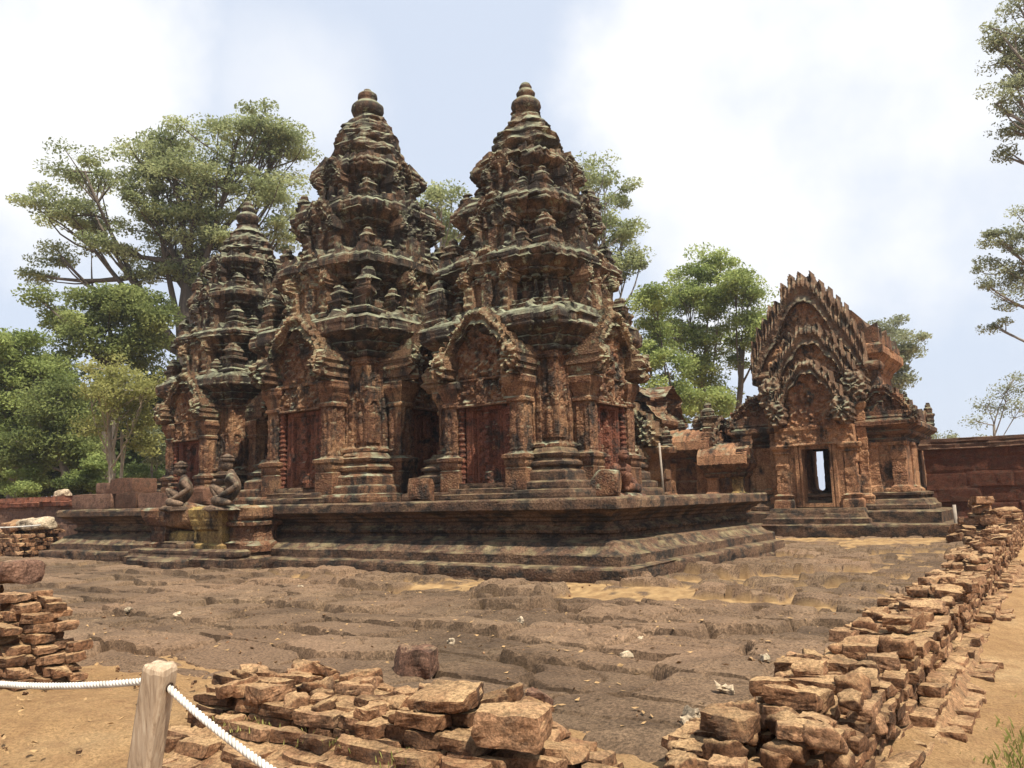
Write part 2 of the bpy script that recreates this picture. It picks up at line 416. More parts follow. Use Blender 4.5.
RED, ORA, OCH = (0.056, 0.023, 0.015), (0.118, 0.052, 0.030), (0.29, 0.165, 0.085)
M_SAND = sandstone('temple_sandstone', RED, ORA, OCH, 0.62, 0.62, 0.9)
M_SAND_M = sandstone('tall_tower_sandstone', RED, ORA, OCH, 0.70, 0.60, 0.9, off=(11, 4, 2))
M_ROOF = sandstone('blackened_sandstone', (0.040, 0.022, 0.016), (0.080, 0.044, 0.029), (0.20, 0.122, 0.07), 1.0, 0.95, 0.8, off=(4, 9, 1))
M_DOOR = sandstone('red_door_sandstone', (0.085, 0.029, 0.020), (0.135, 0.047, 0.029), (0.19, 0.080, 0.045), 0.6, 0.35, 1.0, an=1.2)
M_PED = sandstone('lichened_sandstone', (0.075, 0.037, 0.025), (0.135, 0.072, 0.043), (0.25, 0.16, 0.088), 0.72, 1.05, 0.9, lcol=(0.33, 0.34, 0.22))
M_PLAT = sandstone('platform_sandstone', (0.050, 0.028, 0.020), (0.092, 0.052, 0.034), (0.17, 0.105, 0.062), 0.75, 0.55, 0.5, lcol=(0.25, 0.20, 0.115), an=1.6)  # tan ledge lichen and dust, with the sunlit tone put into its colour
M_GOP = sandstone('gopura_sandstone', (0.14, 0.058, 0.034), (0.245, 0.118, 0.062), (0.36, 0.205, 0.108), 0.5, 0.4, 0.9, lcol=(0.24, 0.24, 0.16), off=(2, 7, 5))
M_GOPR = sandstone('gopura_roof_sandstone', (0.075, 0.032, 0.022), (0.13, 0.06, 0.035), (0.22, 0.12, 0.062), 0.85, 0.6, 0.9, lcol=(0.20, 0.21, 0.14), off=(5, 2, 5))
M_GPED = sandstone('gopura_gable_sandstone', (0.085, 0.045, 0.03), (0.145, 0.083, 0.052), (0.24, 0.155, 0.095), 0.62, 0.9, 0.8, lcol=(0.25, 0.245, 0.17), off=(5, 2, 5))
M_PALE = sandstone('pale_stone', (0.30, 0.22, 0.14), (0.40, 0.31, 0.21), (0.46, 0.37, 0.26), 0.25, 0.2, 0.2)
M_GUARD = sandstone('guardian_stone', (0.085, 0.055, 0.04), (0.13, 0.085, 0.058), (0.19, 0.13, 0.085), 0.7, 0.4, 0.15)
M_GUARDR = sandstone('red_guardian_stone', (0.085, 0.034, 0.022), (0.14, 0.058, 0.035), (0.21, 0.10, 0.058), 0.8, 0.2, 0.15)
M_YEL = sandstone('yellowed_stone', (0.12, 0.065, 0.033), (0.20, 0.122, 0.052), (0.42, 0.29, 0.095), 0.65, 0.35, 0.3, lcol=(0.45, 0.36, 0.13))

def laterite(name, c0, c1, lit_dust, lit_dust_col=(0.44, 0.285, 0.145), pit=20, bs=0.8):
    t = NT(name)
    oi = t.n.new('ShaderNodeObjectInfo'); rnd = t.math('FRACT', t.math('ADD', oi.outputs['Random'], t.geo.outputs['Random Per Island']))
    c = t.ramp(t.noise(2.2, 6, 0.7), [(0.3, c0), (0.7, c1)])
    c = t.mix(t.ramp(t.noise(9, 5, 0.7), [(0.45, 0.0), (0.7, 0.6)]), c, tuple(x * 0.42 for x in c0))
    c = t.mix(1.0, c, t.ramp(rnd, [(0.0, (0.42, 0.40, 0.40)), (0.45, (0.95, 0.86, 0.8)), (1.0, (1.45, 1.5, 1.55))]), 'MULTIPLY')
    c = t.mix(t.ramp(t.noise(5, 7, 0.75, off=(4, 4, 1)), [(0.50, 0.0), (0.62, 0.75)]), c, (0.055, 0.036, 0.025))
    d = t.math('MULTIPLY', t.up(0.35, 0.9), t.ramp(t.noise(3.3, 6, 0.75), [(0.58 - 0.35 * lit_dust, 0.0), (0.85 - 0.35 * lit_dust, 0.85)]))  # pale dust on upward faces, also painting in their sunlit tone
    c = t.mix(d, c, lit_dust_col)
    c = t.mix(1.0, c, t.ramp(t.noise(42, 5, 0.78), [(0.38, 0.5), (0.62, 1.4)]), 'MULTIPLY')
    n = t.bump(t.noise(pit, 8, 0.78), bs, 0.03); n = t.bump(t.voro(pit * 4), 0.35, 0.008, n)
    return t.done(c, n)
M_BRICK = laterite('laterite_brick', (0.150, 0.076, 0.041), (0.275, 0.152, 0.080), 0.68)
M_LAT = laterite('laterite_wall', (0.15, 0.056, 0.034), (0.23, 0.095, 0.055), 0.2, (0.30, 0.17, 0.095), 16)
M_LATD = laterite('dark_laterite', (0.10, 0.055, 0.038), (0.18, 0.10, 0.065), 0.35, (0.36, 0.25, 0.15), 18)

def paving_mat():
    t = NT('laterite_paving'); sand = t.attr('sand'); slab = t.attr('slab')
    big = t.noise(0.33, 4, 0.6); c = t.ramp(t.noise(1.3, 7, 0.7), [(0.3, (0.072, 0.046, 0.029)), (0.55, (0.128, 0.085, 0.052)), (0.75, (0.20, 0.138, 0.083))])
    c = t.mix(t.ramp(big, [(0.42, 0.0), (0.62, 0.6)]), c, (0.19, 0.118, 0.072))
    c = t.mix(1.0, c, t.ramp(slab, [(0.0, 0.70), (1.0, 1.25)]), 'MULTIPLY')
    c = t.mix(1.0, c, t.ramp(t.noise(38, 5, 0.8), [(0.38, 0.42), (0.62, 1.45)]), 'MULTIPLY')
    sc = t.ramp(t.noise(4, 5), [(0.35, (0.20, 0.12, 0.056)), (0.65, (0.33, 0.215, 0.10))])
    c = t.mix(sand, c, sc)
    n = t.bump(t.noise(26, 7, 0.8), 0.7, 0.022)
    return t.done(c, n)
M_PAVE = paving_mat()

def dirt_mat():
    t = NT('dry_ochre_dirt')
    c = t.ramp(t.noise(0.8, 7, 0.65), [(0.3, (0.37, 0.215, 0.095)), (0.55, (0.46, 0.285, 0.135)), (0.72, (0.53, 0.36, 0.185))])
    c = t.mix(t.ramp(t.noise(6, 6, 0.7), [(0.45, 0.0), (0.72, 0.75)]), c, (0.27, 0.145, 0.07))
    c = t.mix(1.0, c, t.ramp(t.noise(48, 5, 0.78), [(0.38, 0.66), (0.62, 1.28)]), 'MULTIPLY')
    n = t.bump(t.noise(7, 9, 0.8), 1.0, 0.08); n = t.bump(t.noise(80, 3, 0.7), 0.6, 0.015, n)
    return t.done(c, n)
M_DIRT = dirt_mat()

def wood_mat():
    t = NT('weathered_wood')
    tcn = t.n.new('ShaderNodeTexCoord')
    g = t.noise(9, 8, 0.7, vec=tcn.outputs['Object'], sc3=(7, 7, 0.35), dist=0.6)
    c = t.ramp(g, [(0.3, (0.20, 0.135, 0.085)), (0.5, (0.38, 0.28, 0.19)), (0.7, (0.50, 0.40, 0.29))])
    c = t.mix(t.ramp(t.noise(5, 4), [(0.5, 0), (0.75, 0.4)]), c, (0.25, 0.2, 0.15))
    return t.done(c, t.bump(g, 0.6, 0.006))
M_WOOD = wood_mat()
def plain(name, c, var=0.25, scale=12, rough=0.9):
    t = NT(name); cc = t.ramp(t.noise(scale, 5, 0.7), [(0.3, tuple(x * (1 - var) for x in c)), (0.7, tuple(min(1, x * (1 + var)) for x in c))])
    t.b.inputs['Roughness'].default_value = rough; return t.done(cc, t.bump(t.noise(scale * 4, 3), 0.2, 0.01))
M_ROPE = plain('white_rope', (0.54, 0.50, 0.44), 0.35, 14)
M_POLE = plain('grey_pole', (0.30, 0.25, 0.20), 0.2)
M_PLASTIC = plain('grey_plastic', (0.36, 0.34, 0.33), 0.3, 9, 0.5)
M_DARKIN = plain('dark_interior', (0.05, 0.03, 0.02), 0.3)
def bark(name, c):
    t = NT(name); g = t.noise(5, 6, 0.7, sc3=(3, 3, 0.5))
    return t.done(t.ramp(g, [(0.3, tuple(x * 0.6 for x in c)), (0.7, tuple(x * 1.3 for x in c))]), t.bump(g, 0.5, 0.05))
M_BARKD = bark('dark_bark', (0.10, 0.08, 0.062)); M_BARKP = bark('pale_bark', (0.36, 0.30, 0.22)); M_BARKG = bark('grey_bark', (0.20, 0.17, 0.14))

def leaf_mat(name, c0, c1, trans=0.5):
    m = bpy.data.materials.new(name); m.use_nodes = True; n, l = m.node_tree.nodes, m.node_tree.links
    n.clear(); o = n.new('ShaderNodeOutputMaterial'); d = n.new('ShaderNodeBsdfPrincipled'); tr = n.new('ShaderNodeBsdfTranslucent'); mx = n.new('ShaderNodeMixShader')
    at = n.new('ShaderNodeAttribute'); at.attribute_name = 'tint'
    g = n.new('ShaderNodeNewGeometry'); nz = n.new('ShaderNodeTexNoise'); nz.inputs['Scale'].default_value = 0.5; l.new(g.outputs['Position'], nz.inputs['Vector'])
    ad = n.new('ShaderNodeMath'); ad.operation = 'MULTIPLY_ADD'; ad.inputs[1].default_value = 0.8; l.new(nz.outputs['Fac'], ad.inputs[0])
    hm = n.new('ShaderNodeMath'); hm.operation = 'MULTIPLY_ADD'; hm.inputs[1].default_value = 0.6; hm.inputs[2].default_value = -0.2; l.new(at.outputs['Fac'], hm.inputs[0]); l.new(hm.outputs[0], ad.inputs[2])
    r = n.new('ShaderNodeValToRGB'); r.color_ramp.elements[0].position = 0.25; r.color_ramp.elements[1].position = 0.85
    r.color_ramp.elements[0].color = (*c0, 1); r.color_ramp.elements[1].color = (*c1, 1); l.new(ad.outputs[0], r.inputs['Fac'])
    d.inputs['Roughness'].default_value = 0.7; d.inputs['Specular IOR Level'].default_value = 0.12
    l.new(r.outputs['Color'], d.inputs['Base Color']); l.new(r.outputs['Color'], tr.inputs['Color']); mx.inputs[0].default_value = trans
    l.new(d.outputs[0], mx.inputs[1]); l.new(tr.outputs[0], mx.inputs[2]); l.new(mx.outputs[0], o.inputs['Surface']); return m
M_LF_OLIVE = leaf_mat('olive_leaves', (0.155, 0.185, 0.075), (0.46, 0.49, 0.25))
M_LF_GREEN = leaf_mat('green_leaves', (0.105, 0.135, 0.045), (0.33, 0.37, 0.13))
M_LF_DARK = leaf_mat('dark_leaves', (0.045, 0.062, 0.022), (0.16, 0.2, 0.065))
M_LF_BRIGHT = leaf_mat('bright_leaves', (0.145, 0.19, 0.055), (0.42, 0.48, 0.17))
M_LF_YEL = leaf_mat('yellow_leaves', (0.17, 0.175, 0.05), (0.4, 0.39, 0.14))
M_LF_GREY = leaf_mat('greyish_leaves', (0.15, 0.165, 0.09), (0.38, 0.4, 0.24))
M_GRASS = leaf_mat('grass_blades', (0.18, 0.19, 0.05), (0.42, 0.40, 0.13))

# ------------------------------------------------------------------ ground
def nonuni(a, b, lo, hi, fine, coarse):
    out = [a]
    while out[-1] < b:
        x = out[-1]; d = 0 if lo <= x < hi else (lo - x if x < lo else x - hi)
        st = fine + (coarse - fine) * min(1, d / 60) + d * 0.06
        if x < lo: st = min(st, max(fine, lo - x))
        out.append(x + st)
    return np.array(out)

def ground():
    xs = nonuni(-420, 420, -9, 1.5, 0.06, 6); ys = nonuni(-60, 430, 1.0, 9, 0.06, 6)
    X, Y = np.meshgrid(xs, ys); x, y = X.ravel(), Y.ravel(); P = np.stack([x, y, 0 * x], 1)
    near = np.exp(-((np.maximum(0, np.abs(x + 4) - 14)) ** 2 + np.maximum(0, np.abs(y - 10) - 16) ** 2) / 60.0)
    z = -0.07 + 0.05 * fbm(P * 0.5, 3, 2) + 0.028 * fbm(P * 2.2, 4, 3) + near * (0.020 * fbm(P * 8, 6, 2) - 0.030 * np.clip(fbm(P * 3.1 + 4, 16, 2) - 0.25, 0, 1))
    path = 1 / (1 + np.exp(-(x + 0.75) * 5)); z -= path * 0.13 * (y < 40)
    z += 0.16 * np.exp(-((x + 6.2) ** 2 / 4 + (y - 3.1) ** 2 / 0.9))
    under = (x > -30) & (x < -2.4) & (y > 5.6) & (y < 24); z[under] -= 0.15
    mb = MB(); mb.add(np.stack([x, y, z], 1), gridF(len(ys), len(xs)))
    o = mb.build('ground', M_DIRT, smooth=True); tag(o, kind='structure')
ground()

PZ = []
def pave_z(px, py):
    xs, ys, Z = PZ[0]; return float(Z[min(len(ys) - 1, np.searchsorted(ys, py)), min(len(xs) - 1, np.searchsorted(xs, px))])
def paving():
    xs = np.concatenate([np.arange(-36, -15, 0.1), np.arange(-15, -9, 0.05), np.arange(-9, -1.65, 0.03)])
    ys = np.concatenate([np.arange(3.95, 8.5, 0.03), np.arange(8.5, 12.6, 0.045), np.arange(12.6, 27.3, 0.09)])
    X, Y = np.meshgrid(xs, ys); x, y = X.ravel(), Y.ravel(); P = np.stack([x, y, 0 * x], 1)
    # worn slabs: jittered cells, joints between them
    wx = x + 0.12 * fbm(P * 0.9, 41, 2); wy = y + 0.10 * fbm(P * 0.9 + 7, 42, 2)
    sx, sy = 1.5, 0.82; cy = np.floor(wy / sy); shift = h1(cy.astype(np.int64), 3) * sx
    gx = (wx + shift) / sx; gy = wy / sy; f1 = np.full(len(x), 9.0); f2 = np.full(len(x), 9.0); ox = np.zeros(len(x)); oy = np.zeros(len(x)); idn = np.zeros(len(x))
    gx = wx / sx
    ix, iy = np.floor(gx).astype(np.int64), np.floor(gy).astype(np.int64)
    for a in (-1, 0, 1):
        for b in (-1, 0, 1):
            jx, jy = ix + a, iy + b; hx, hy = hsh(jx, jy, jx * 0, 1), hsh(jx, jy, jx * 0, 2)
            cx = jx + 0.5 + 0.5 * (jy % 2) - 0.25 + (hx - 0.5) * 0.42; cyy = jy + 0.5 + (hy - 0.5) * 0.36
            d = np.maximum(np.abs(gx - cx), np.abs(gy - cyy)) * 0.75 + 0.25 * np.hypot(gx - cx, gy - cyy)
            d = d * (1 + 0.06 * (hx - .5)); up = d < f1; f2 = np.where(up, f1, np.minimum(f2, d)); idn = np.where(up, hsh(jx, jy, jx * 0, 6), idn); ox = np.where(up, gx - cx, ox); oy = np.where(up, gy - cyy, oy); f1 = np.where(up, d, f1)
    edge = (f2 - f1)
    rough = np.clip(fbm(P * 0.16 + 3, 77, 2) * 0.9 + 0.45 + 0.35 * np.exp(-((x + 8.5) ** 2 / 14 + (y - 11.2) ** 2 / 7)), 0, 1.2)
    # finer cracks inside the slabs
    hx_, hy_ = wx / 0.55, wy / 0.42; jx_, jy_ = np.floor(hx_).astype(np.int64), np.floor(hy_).astype(np.int64); e1 = np.full(len(x), 9.0); e2 = np.full(len(x), 9.0); id2 = np.zeros(len(x))
    for a in (-1, 0, 1):
        for b in (-1, 0, 1):
            qx, qy = jx_ + a, jy_ + b; d = np.hypot(hx_ - qx - 0.2 - 0.6 * hsh(qx, qy, qx * 0, 21), hy_ - qy - 0.2 - 0.6 * hsh(qx, qy, qx * 0, 22))
            up = d < e1; e2 = np.where(up, e1, np.minimum(e2, d)); id2 = np.where(up, hsh(qx, qy, qx * 0, 26), id2); e1 = np.where(up, d, e1)
    near_pl = np.exp(-np.maximum(0, 11.9 - y) ** 2 / 2.2) * (x > -15) + np.exp(-((x + 5.2) ** 2 / 6 + (y - 12.5) ** 2 / 16))
    rough = np.clip(rough * 0.7 + 0.8 * near_pl, 0, 1.5)
    tx, ty = (hsh((idn * 9999).astype(np.int64), ix * 0, ix * 0, 5) - .5), (hsh((idn * 9999).astype(np.int64), ix * 0, ix * 0, 8) - .5)
    top = (idn - 0.45) * 0.12 * (0.6 + rough) + 0.03 * fbm(P * 0.8, 8, 2) + 0.10 * tx * ox + 0.14 * ty * oy
    top += (id2 - 0.5) * 0.11 * np.clip(rough - 0.25, 0, 1.2) + 0.05 * np.clip(rough - .3, 0, 1) * np.clip(1 - e1 / 0.6, 0, 1)
    top -= np.clip(1 - (e2 - e1) / 0.08, 0, 1) * 0.07 * np.clip(rough + 0.1 + 0.5 * vn(P * 0.6, 93), 0, 1)
    er = np.clip((edge + 0.03 * fbm(P * 6, 37, 2)) / (0.045 + 0.04 * rough) - 0.75 * (0.6 + 0.8 * np.clip(vn(P * 0.8 + 3, 91) + .5, 0, 1)), 0, 1) ** 0.4
    z = -0.26 + (top + 0.26) * (er * 0.98 + 0.02)
    pits = fbm(P * 7.5, 19, 3); z += 0.010 * fbm(P * 3.5, 9, 3) - 0.028 * np.clip(pits - 0.12, 0, 1) * (0.5 + rough)
    crack = np.abs(fbm(P * 0.7 + 20, 31, 3)); z -= np.clip(1 - crack / 0.02, 0, 1) * 0.05
    lvl = -0.215 + 0.06 * fbm(P * 0.45 + 11, 51, 3) + 0.04 * fbm(P * 3.0 + 2, 57, 3) + 0.02 * fbm(P * 9, 61, 2)
    lvl += 0.105 * np.exp(-(np.maximum(0, 11.95 - y) ** 2) / 0.35) * (x > -30) + 0.17 * np.exp(-(y - 25.2) ** 2 / 1.6) + 0.07 * np.exp(-np.maximum(0, 11.9 - y) ** 2 / 2.2) * (x > -15) * (y < 12.3) + 0.03 * near_pl
    sand = np.clip((lvl - z) / 0.02 + 0.1, 0, 1) * np.clip(0.25 + 8 * (lvl + 0.18), 0.15, 1); z = np.maximum(z, lvl + 0.004 * vn(P * 14, 3))
    fade = np.clip((y - 3.95) / 0.7, 0, 1) * np.clip((-1.65 - x) / 0.4, 0, 1) * np.clip((x + 36) / 1, 0, 1); z = z - (1 - fade) * 0.22
    mb = MB(); mb.add(np.stack([x, y, z], 1), gridF(len(ys), len(xs)))
    PZ.append((xs, ys, z.reshape(len(ys), len(xs)))); o = mb.build('court_paving', M_PAVE, smooth=False); tag(o, kind='structure')
    a = o.data.attributes.new('sand', 'FLOAT', 'POINT'); a.data.foreach_set('value', sand.astype(np.float32))
    a = o.data.attributes.new('slab', 'FLOAT', 'POINT'); a.data.foreach_set('value', np.clip(idn + 0.15 * fbm(P * 2, 13, 2), 0, 1).astype(np.float32))
paving()

# ------------------------------------------------------------------ platform
PLAT = (-26.3, 13.25, -7.15, 20.9); PT = 1.49
PROF = [(0.75, -0.2), (0.75, 0.23), (0.72, 0.26), (0.52, 0.28), (0.52, 0.45), (0.49, 0.48), (0.4, 0.5), (0.27, 0.61), (0.25, 0.66), (0.07, 0.70), (0.0, 0.74), (0.0, 0.80),
        (0.08, 0.83), (0.10, 0.88), (0.03, 0.93), (0.0, 0.97), (0.0, 1.03), (0.07, 1.06), (0.09, 1.11), (0.19, 1.15), (0.22, 1.19), (0.35, 1.24), (0.44, 1.28), (0.44, 1.45), (0.40, 1.49)]
def dentil(V, U):
    d, zz = weather(0.018, 5, 1.3, 0.24, chip=0.9)(V, U)
    m = (V[:, 2] > 0.80) & (V[:, 2] < 0.93); d = d + np.where(m, 0.025 * np.sign(np.sin(U * 2 * math.pi / 0.22)), 0)
    low = V[:, 2] < 0.5; P = V * 1.0; d = d + np.where(low, 0.05 * fbm(P * 0.8, 71, 2) - 0.05 * np.clip(fbm(P * 1.7, 72, 3) - 0.15, 0, 1) * 2, 0)
    zz = zz + np.where(low, 0.03 * fbm(P * 0.6 + 4, 73, 2), 0)
    return d, zz
plat = empty('temple_platform', (0, 0, 0), 'long dark moulded sandstone platform carrying the three carved towers', 'platform')
b = MB(); i_cut = 7
b.add(*sweep(rect(*PLAT), PROF[:i_cut], 0.11, 0.06, dentil, False)); b.build('base_step', M_PLAT, plat)
b = MB(); b.add(*sweep(rect(*PLAT), PROF[i_cut - 1:20], 0.055, 0.035, dentil, False)); b.build('moulded_side', M_PLAT, plat)
b = MB(); V, Fs = sweep(rect(*PLAT), PROF[19:], 0.11, 0.05, dentil, True); b.add(V, Fs); b.build('cornice', M_PLAT, plat)

# ------------------------------------------------------------------ towers
def antefix_mesh(seed, m):
    pr = [(0.21, 0), (0.21, .12), (.17, .15), (.17, .46), (.21, .50), (.20, .58), (.14, .61), (.14, .74), (.16, .78), (.12, .86), (.08, .90), (.07, .98), (.01, 1.1)]
    pl = redent([(0.06, 0.06), (0.035, 0.085)])
    b = MB(); b.add(*sweep(pl, [(o - 0.02, z) for o, z in pr], 0.07, 0.06, weather(0.05, seed, 0.2, 0.2, chip=0.9))); return b.mesh('antefix', m)

def colonette_mesh(h, r, m):
    pr = []; z = 0; k = 0
    while z < h:
        big = r * (1.28 if k % 4 == 0 else 1.12); pr += [(big, z), (big, min(h, z + 0.035)), (r * 0.86, min(h, z + 0.05)), (r * 0.86, min(h, z + 0.125))]; z += 0.135; k += 1
    b = MB(); b.add(*lathe(pr, 10)); return b.mesh('colonette', m)

def figure_relief(w, h, seed):
    """standing niche figure in shallow relief under a small arch"""
    def fn(u, v):
        n = fbm(pt(u, v, seed, 12), seed, 2); z = 0.02 + 0.015 * n
        def blob(cx, cy, rx, ry, hh):
            q = 1 - ((u - cx) / rx) ** 2 - ((v - cy) / ry) ** 2; return np.where(q > 0, hh * np.sqrt(np.clip(q, 0, 1)), 0)
        f = np.zeros_like(u); S = h
        for a in ((0, .80, .045, .07, .07), (0, .885, .035, .06, .06), (0, .63, .075, .12, .08), (0, .5, .06, .1, .07), (.0, .3, .075, .24, .075), (-.09, .6, .022, .13, .05), (.1, .58, .022, .15, .05), (-.035, .1, .035, .1, .06), (.035, .1, .035, .1, .06)):
            f = np.maximum(f, blob(a[0] * S, a[1] * S, a[2] * S, a[3] * S, a[4] * 0.9))
        arch = np.abs(np.hypot(u / (0.2 * h), (v - 0.8 * h) / (0.24 * h)) - 1) < 0.2
        z = np.maximum(z, f); z = np.where(arch & (v > 0.75 * h), np.maximum(z, 0.06 + 0.02 * n), z)
        return z
    return fn

def make_tower(name, loc, s, seed, label, mw, dome, top_knob, erode=1.0):
    root = empty(name, loc, label, 'temple tower', 'carved towers on the platform')
    T = np.array(loc); S = s
    sc = lambda prof: [(o * S, z * S) for o, z in prof]
    wth = lambda amp, k, **kw: weather(amp * erode, seed + k, loc=tuple(T), **kw)
    h = 1.75 * S
    body = redent([(h, h), (1.36 * S, h + 0.10 * S), (1.12 * S, h + 0.22 * S)])
    pplan = redent([(h + 0.12 * S, h + 0.12 * S), (1.30 * S, h - 0.5 * S)])
    b = MB(); b.add(*sweep(pplan, sc([(0.62, 0), (0.62, .12), (.60, .19), (.50, .21), (.50, .36), (.47, .39), (.36, .41), (.36, .60), (.33, .63), (.24, .66), (.20, .71), (.29, .76), (.30, .83), (.19, .87), (.16, .92), (.22, .97), (.24, 1.03), (.12, 1.07), (.08, 1.14), (.05, 1.18)]), 0.09, 0.05, wth(0.016, 1, bl=0.5, bh=0.21, chip=0.5)))
    b.build('plinth', M_PLAT if seed % 2 else mw, root)
    def wall_fn(V, U):
        d, zz = wth(0.014, 2, carve=0.024, bl=0.9, bh=0.8, cz=(1.3 * S, 3.45 * S), chip=0.25)(V, U)
        st = np.abs(((U / (0.37 * S)) % 1) - 0.5); d = d - np.where((st < 0.09) & (V[:, 2] > 1.25 * S) & (V[:, 2] < 3.4 * S), 0.045, 0); return d, zz
    b = MB(); b.add(*sweep(body, sc([(0.05, 1.17), (0.10, 1.2), (0.10, 1.27), (0.03, 1.3), (0.0, 1.34), (0.0, 3.3), (0.05, 3.34), (0.05, 3.40), (0.0, 3.43), (0.0, 3.52)]), 0.05, 0.055, wall_fn, True)); b.build('wall', mw, root)
    b = MB(); b.add(*sweep(body, sc([(0.0, 3.5), (0.07, 3.54), (0.09, 3.62), (0.05, 3.66), (0.11, 3.70), (0.17, 3.76), (0.19, 3.84), (0.15, 3.88), (0.24, 3.95), (0.36, 4.02), (0.43, 4.08), (0.44, 4.12), (0.44, 4.38), (0.38, 4.46), (0.22, 4.52), (-0.1, 4.66), (-0.3, 4.68)]), 0.08, 0.055, wth(0.02, 3, bl=0.7, bh=0.19, chip=0.7, ribs=(4.13 * S, 4.36 * S, .31 * S, .035 * S), teeth=(4.5 * S, .27 * S, .17 * S)))); b.build('cornice', M_ROOF, root)
    # corner figures carved in the corner piers
    fm = MB(); fm.add(*relief(0.5 * S, 1.05 * S, 0.028, figure_relief(0.5 * S, 1.0 * S, seed), 0.05)); fme = fm.mesh('niche_figure', mw)
    for k in range(4):
        for sg in (-1, 1):
            a = k * math.pi / 2; p = rot_z(np.array([[sg * 1.56 * S, -h - 0.02, 1.42 * S]]), a)[0]; link('niche_figure', fme, root, p, (0, 0, a))
    # false doors
    dm = {}
    def door_panel(u, v):
        n = fbm(pt(u, v, seed, 11), seed, 2); z = 0.0 + 0.012 * n; au = np.abs(u) / S; vv = v / S
        z = np.where(au > 0.40, 0.11 + 0.01 * n, z); z = z + 0.03 * vn(pt(u, v, seed, 16.0), 8) * (au < 0.32); bs = np.abs((vv / 0.36) % 1 - .5) * 2; z = np.where((au < 0.085), 0.09 + 0.05 * (bs < .45) + 0.02 * n, z)
        z = np.where((au > 0.30) & (au < 0.35), 0.035, z); z = np.where((au > 0.16) & (au < 0.2), 0.03, z)
        z = np.where((au > 0.47) & (au < 0.5), 0.08, z); z = np.where(vv > 1.75, 0.12 + 0.01 * n, z); return z
    b = MB(); b.add(*relief(1.24 * S, 1.85 * S, 0.035, door_panel, 0.25)); dm['p'] = b.mesh('false_door', M_DOOR)
    dm['c'] = colonette_mesh(1.9 * S, 0.088 * S, M_DOOR)
    def lintel(u, v):
        n = fbm(pt(u, v, seed, 10), seed + 1, 2); w_ = v / (0.68 * S)
        z = 0.10 + 0.06 * vn(pt(u, v, seed, 9.0), 3) + 0.04 * vn(pt(u, v, seed, 17.0), 4) + 0.02 * np.cos(u * 2 * math.pi / (0.3 * S)) + 0.03 * n
        z = z + np.where(np.abs(u) < 0.14 * S, 0.06, 0); z = np.where((w_ > 0.9) | (w_ < 0.07), 0.16, z); return z
    b = MB(); b.add(*relief(1.75 * S, 0.68 * S, 0.035, lintel, 0.3)); dm['l'] = b.mesh('lintel', mw)
    pil = rect(-0.19 * S, -0.16 * S, 0.19 * S, 0.24 * S)
    b = MB(); b.add(*sweep(pil, sc([(.10, 0.0), (.10, .5), (.06, .52), (.10, .6), (.10, .7), (.14, .74), (.14, .82), (.03, .86), (0, .9), (0, 2.05), (.05, 2.09), (.05, 2.16), (.01, 2.2), (.03, 2.27), (.05, 2.32), (.07, 2.4), (.10, 2.46), (.13, 2.52), (.13, 2.66), (.10, 2.7)]), 0.06, 0.05, wth(0.012, 6, carve=0.020, bl=0.5, bh=0.5, cz=(.9 * S, 2.0 * S), chip=0.3, ribs=(.92 * S, 2.02 * S, .19 * S, -.022 * S)))); dm['s'] = b.mesh('pilaster', mw)
    b = MB(); b.add(*sweep(rect(-0.8 * S, -0.3 * S, 0.8 * S, 0.3 * S), sc([(.3, 0), (.3, .13), (.14, .15), (.14, .26), (.0, .28), (0, .4)]), 0.1, 0.06, wth(0.02, 7, bl=.6, bh=.14))); dm['st'] = b.mesh('doorstep', M_PLAT)
    dp = 2.06 * S
    for k in range(4):
        a = k * math.pi / 2
        p = rot_z(np.array([[0, -dp, 0.40 * S]]), a)[0]
        d = link('false_door', dm['p'], root, p, (0, 0, a))
        link('doorstep', dm['st'], d, (0, -0.02, -0.405 * S)); link('lintel', dm['l'], d, (0, -0.13 * S, 1.86 * S))
        for sg in (-1, 1):
            link('colonette', dm['c'], d, (sg * 0.735 * S, -0.13 * S, -0.02)); link('pilaster', dm['s'], d, (sg * 0.99 * S, -0.10 * S, -0.19 * S))
        o_, tm = pediment(d, M_PED, mw, 3.2 * S, 2.1 * S, 0.034, 0.5 * S, 1.27 * S, 1.86 * S, seed + 3 * k, (0, -0.20 * S, 2.5 * S), deep=0.27 * S, band=0.25, teeth=0.055)
        link('tympanum', tm, d, (0, -0.20 * S, 2.5 * S))
    # storeys
    am = [antefix_mesh(seed + 60 + j, M_ROOF) for j in range(3)]
    lv = [(4.60, 6.18, 1.56), (6.14, 7.76, 1.30), (7.72, 9.06, 0.99)]
    for q, (z0, z1, hw) in enumerate(lv):
        H = z1 - z0; hh = hw * S
        pl = redent([(hh * 0.94, hh * 0.94), (hh * 0.78, hh * 1.02), (hh * 0.60, hh * 1.08), (hh * 0.40, hh * 1.15)])
        o = lambda f: f * hw / 1.3
        pr = [(o(.22), z0 - .1), (o(.22), z0 + .07 * H), (o(.12), z0 + .1 * H), (o(.14), z0 + .15 * H), (0.0, z0 + .2 * H), (o(-.04), z0 + .50 * H), (o(.04), z0 + .53 * H), (o(.0), z0 + .58 * H), (o(.14), z0 + .63 * H), (o(.12), z0 + .68 * H),
              (o(.22), z0 + .75 * H), (o(.31), z0 + .81 * H), (o(.31), z0 + .92 * H), (o(.25), z0 + .97 * H), (o(.22), z0 + 1.0 * H), (o(-.2), z0 + 1.02 * H)]
        b = MB(); b.add(*sweep(pl, sc(pr), 0.055, 0.05, wth(0.042, 10 + q, bl=0.45, bh=0.27, chip=1.1, carve=0.015, ribs=((z0 + .18 * H) * S, (z0 + .56 * H) * S, .36 * S, .09 * S), teeth=((z0 + .995 * H) * S, .25 * S, .20 * S))))
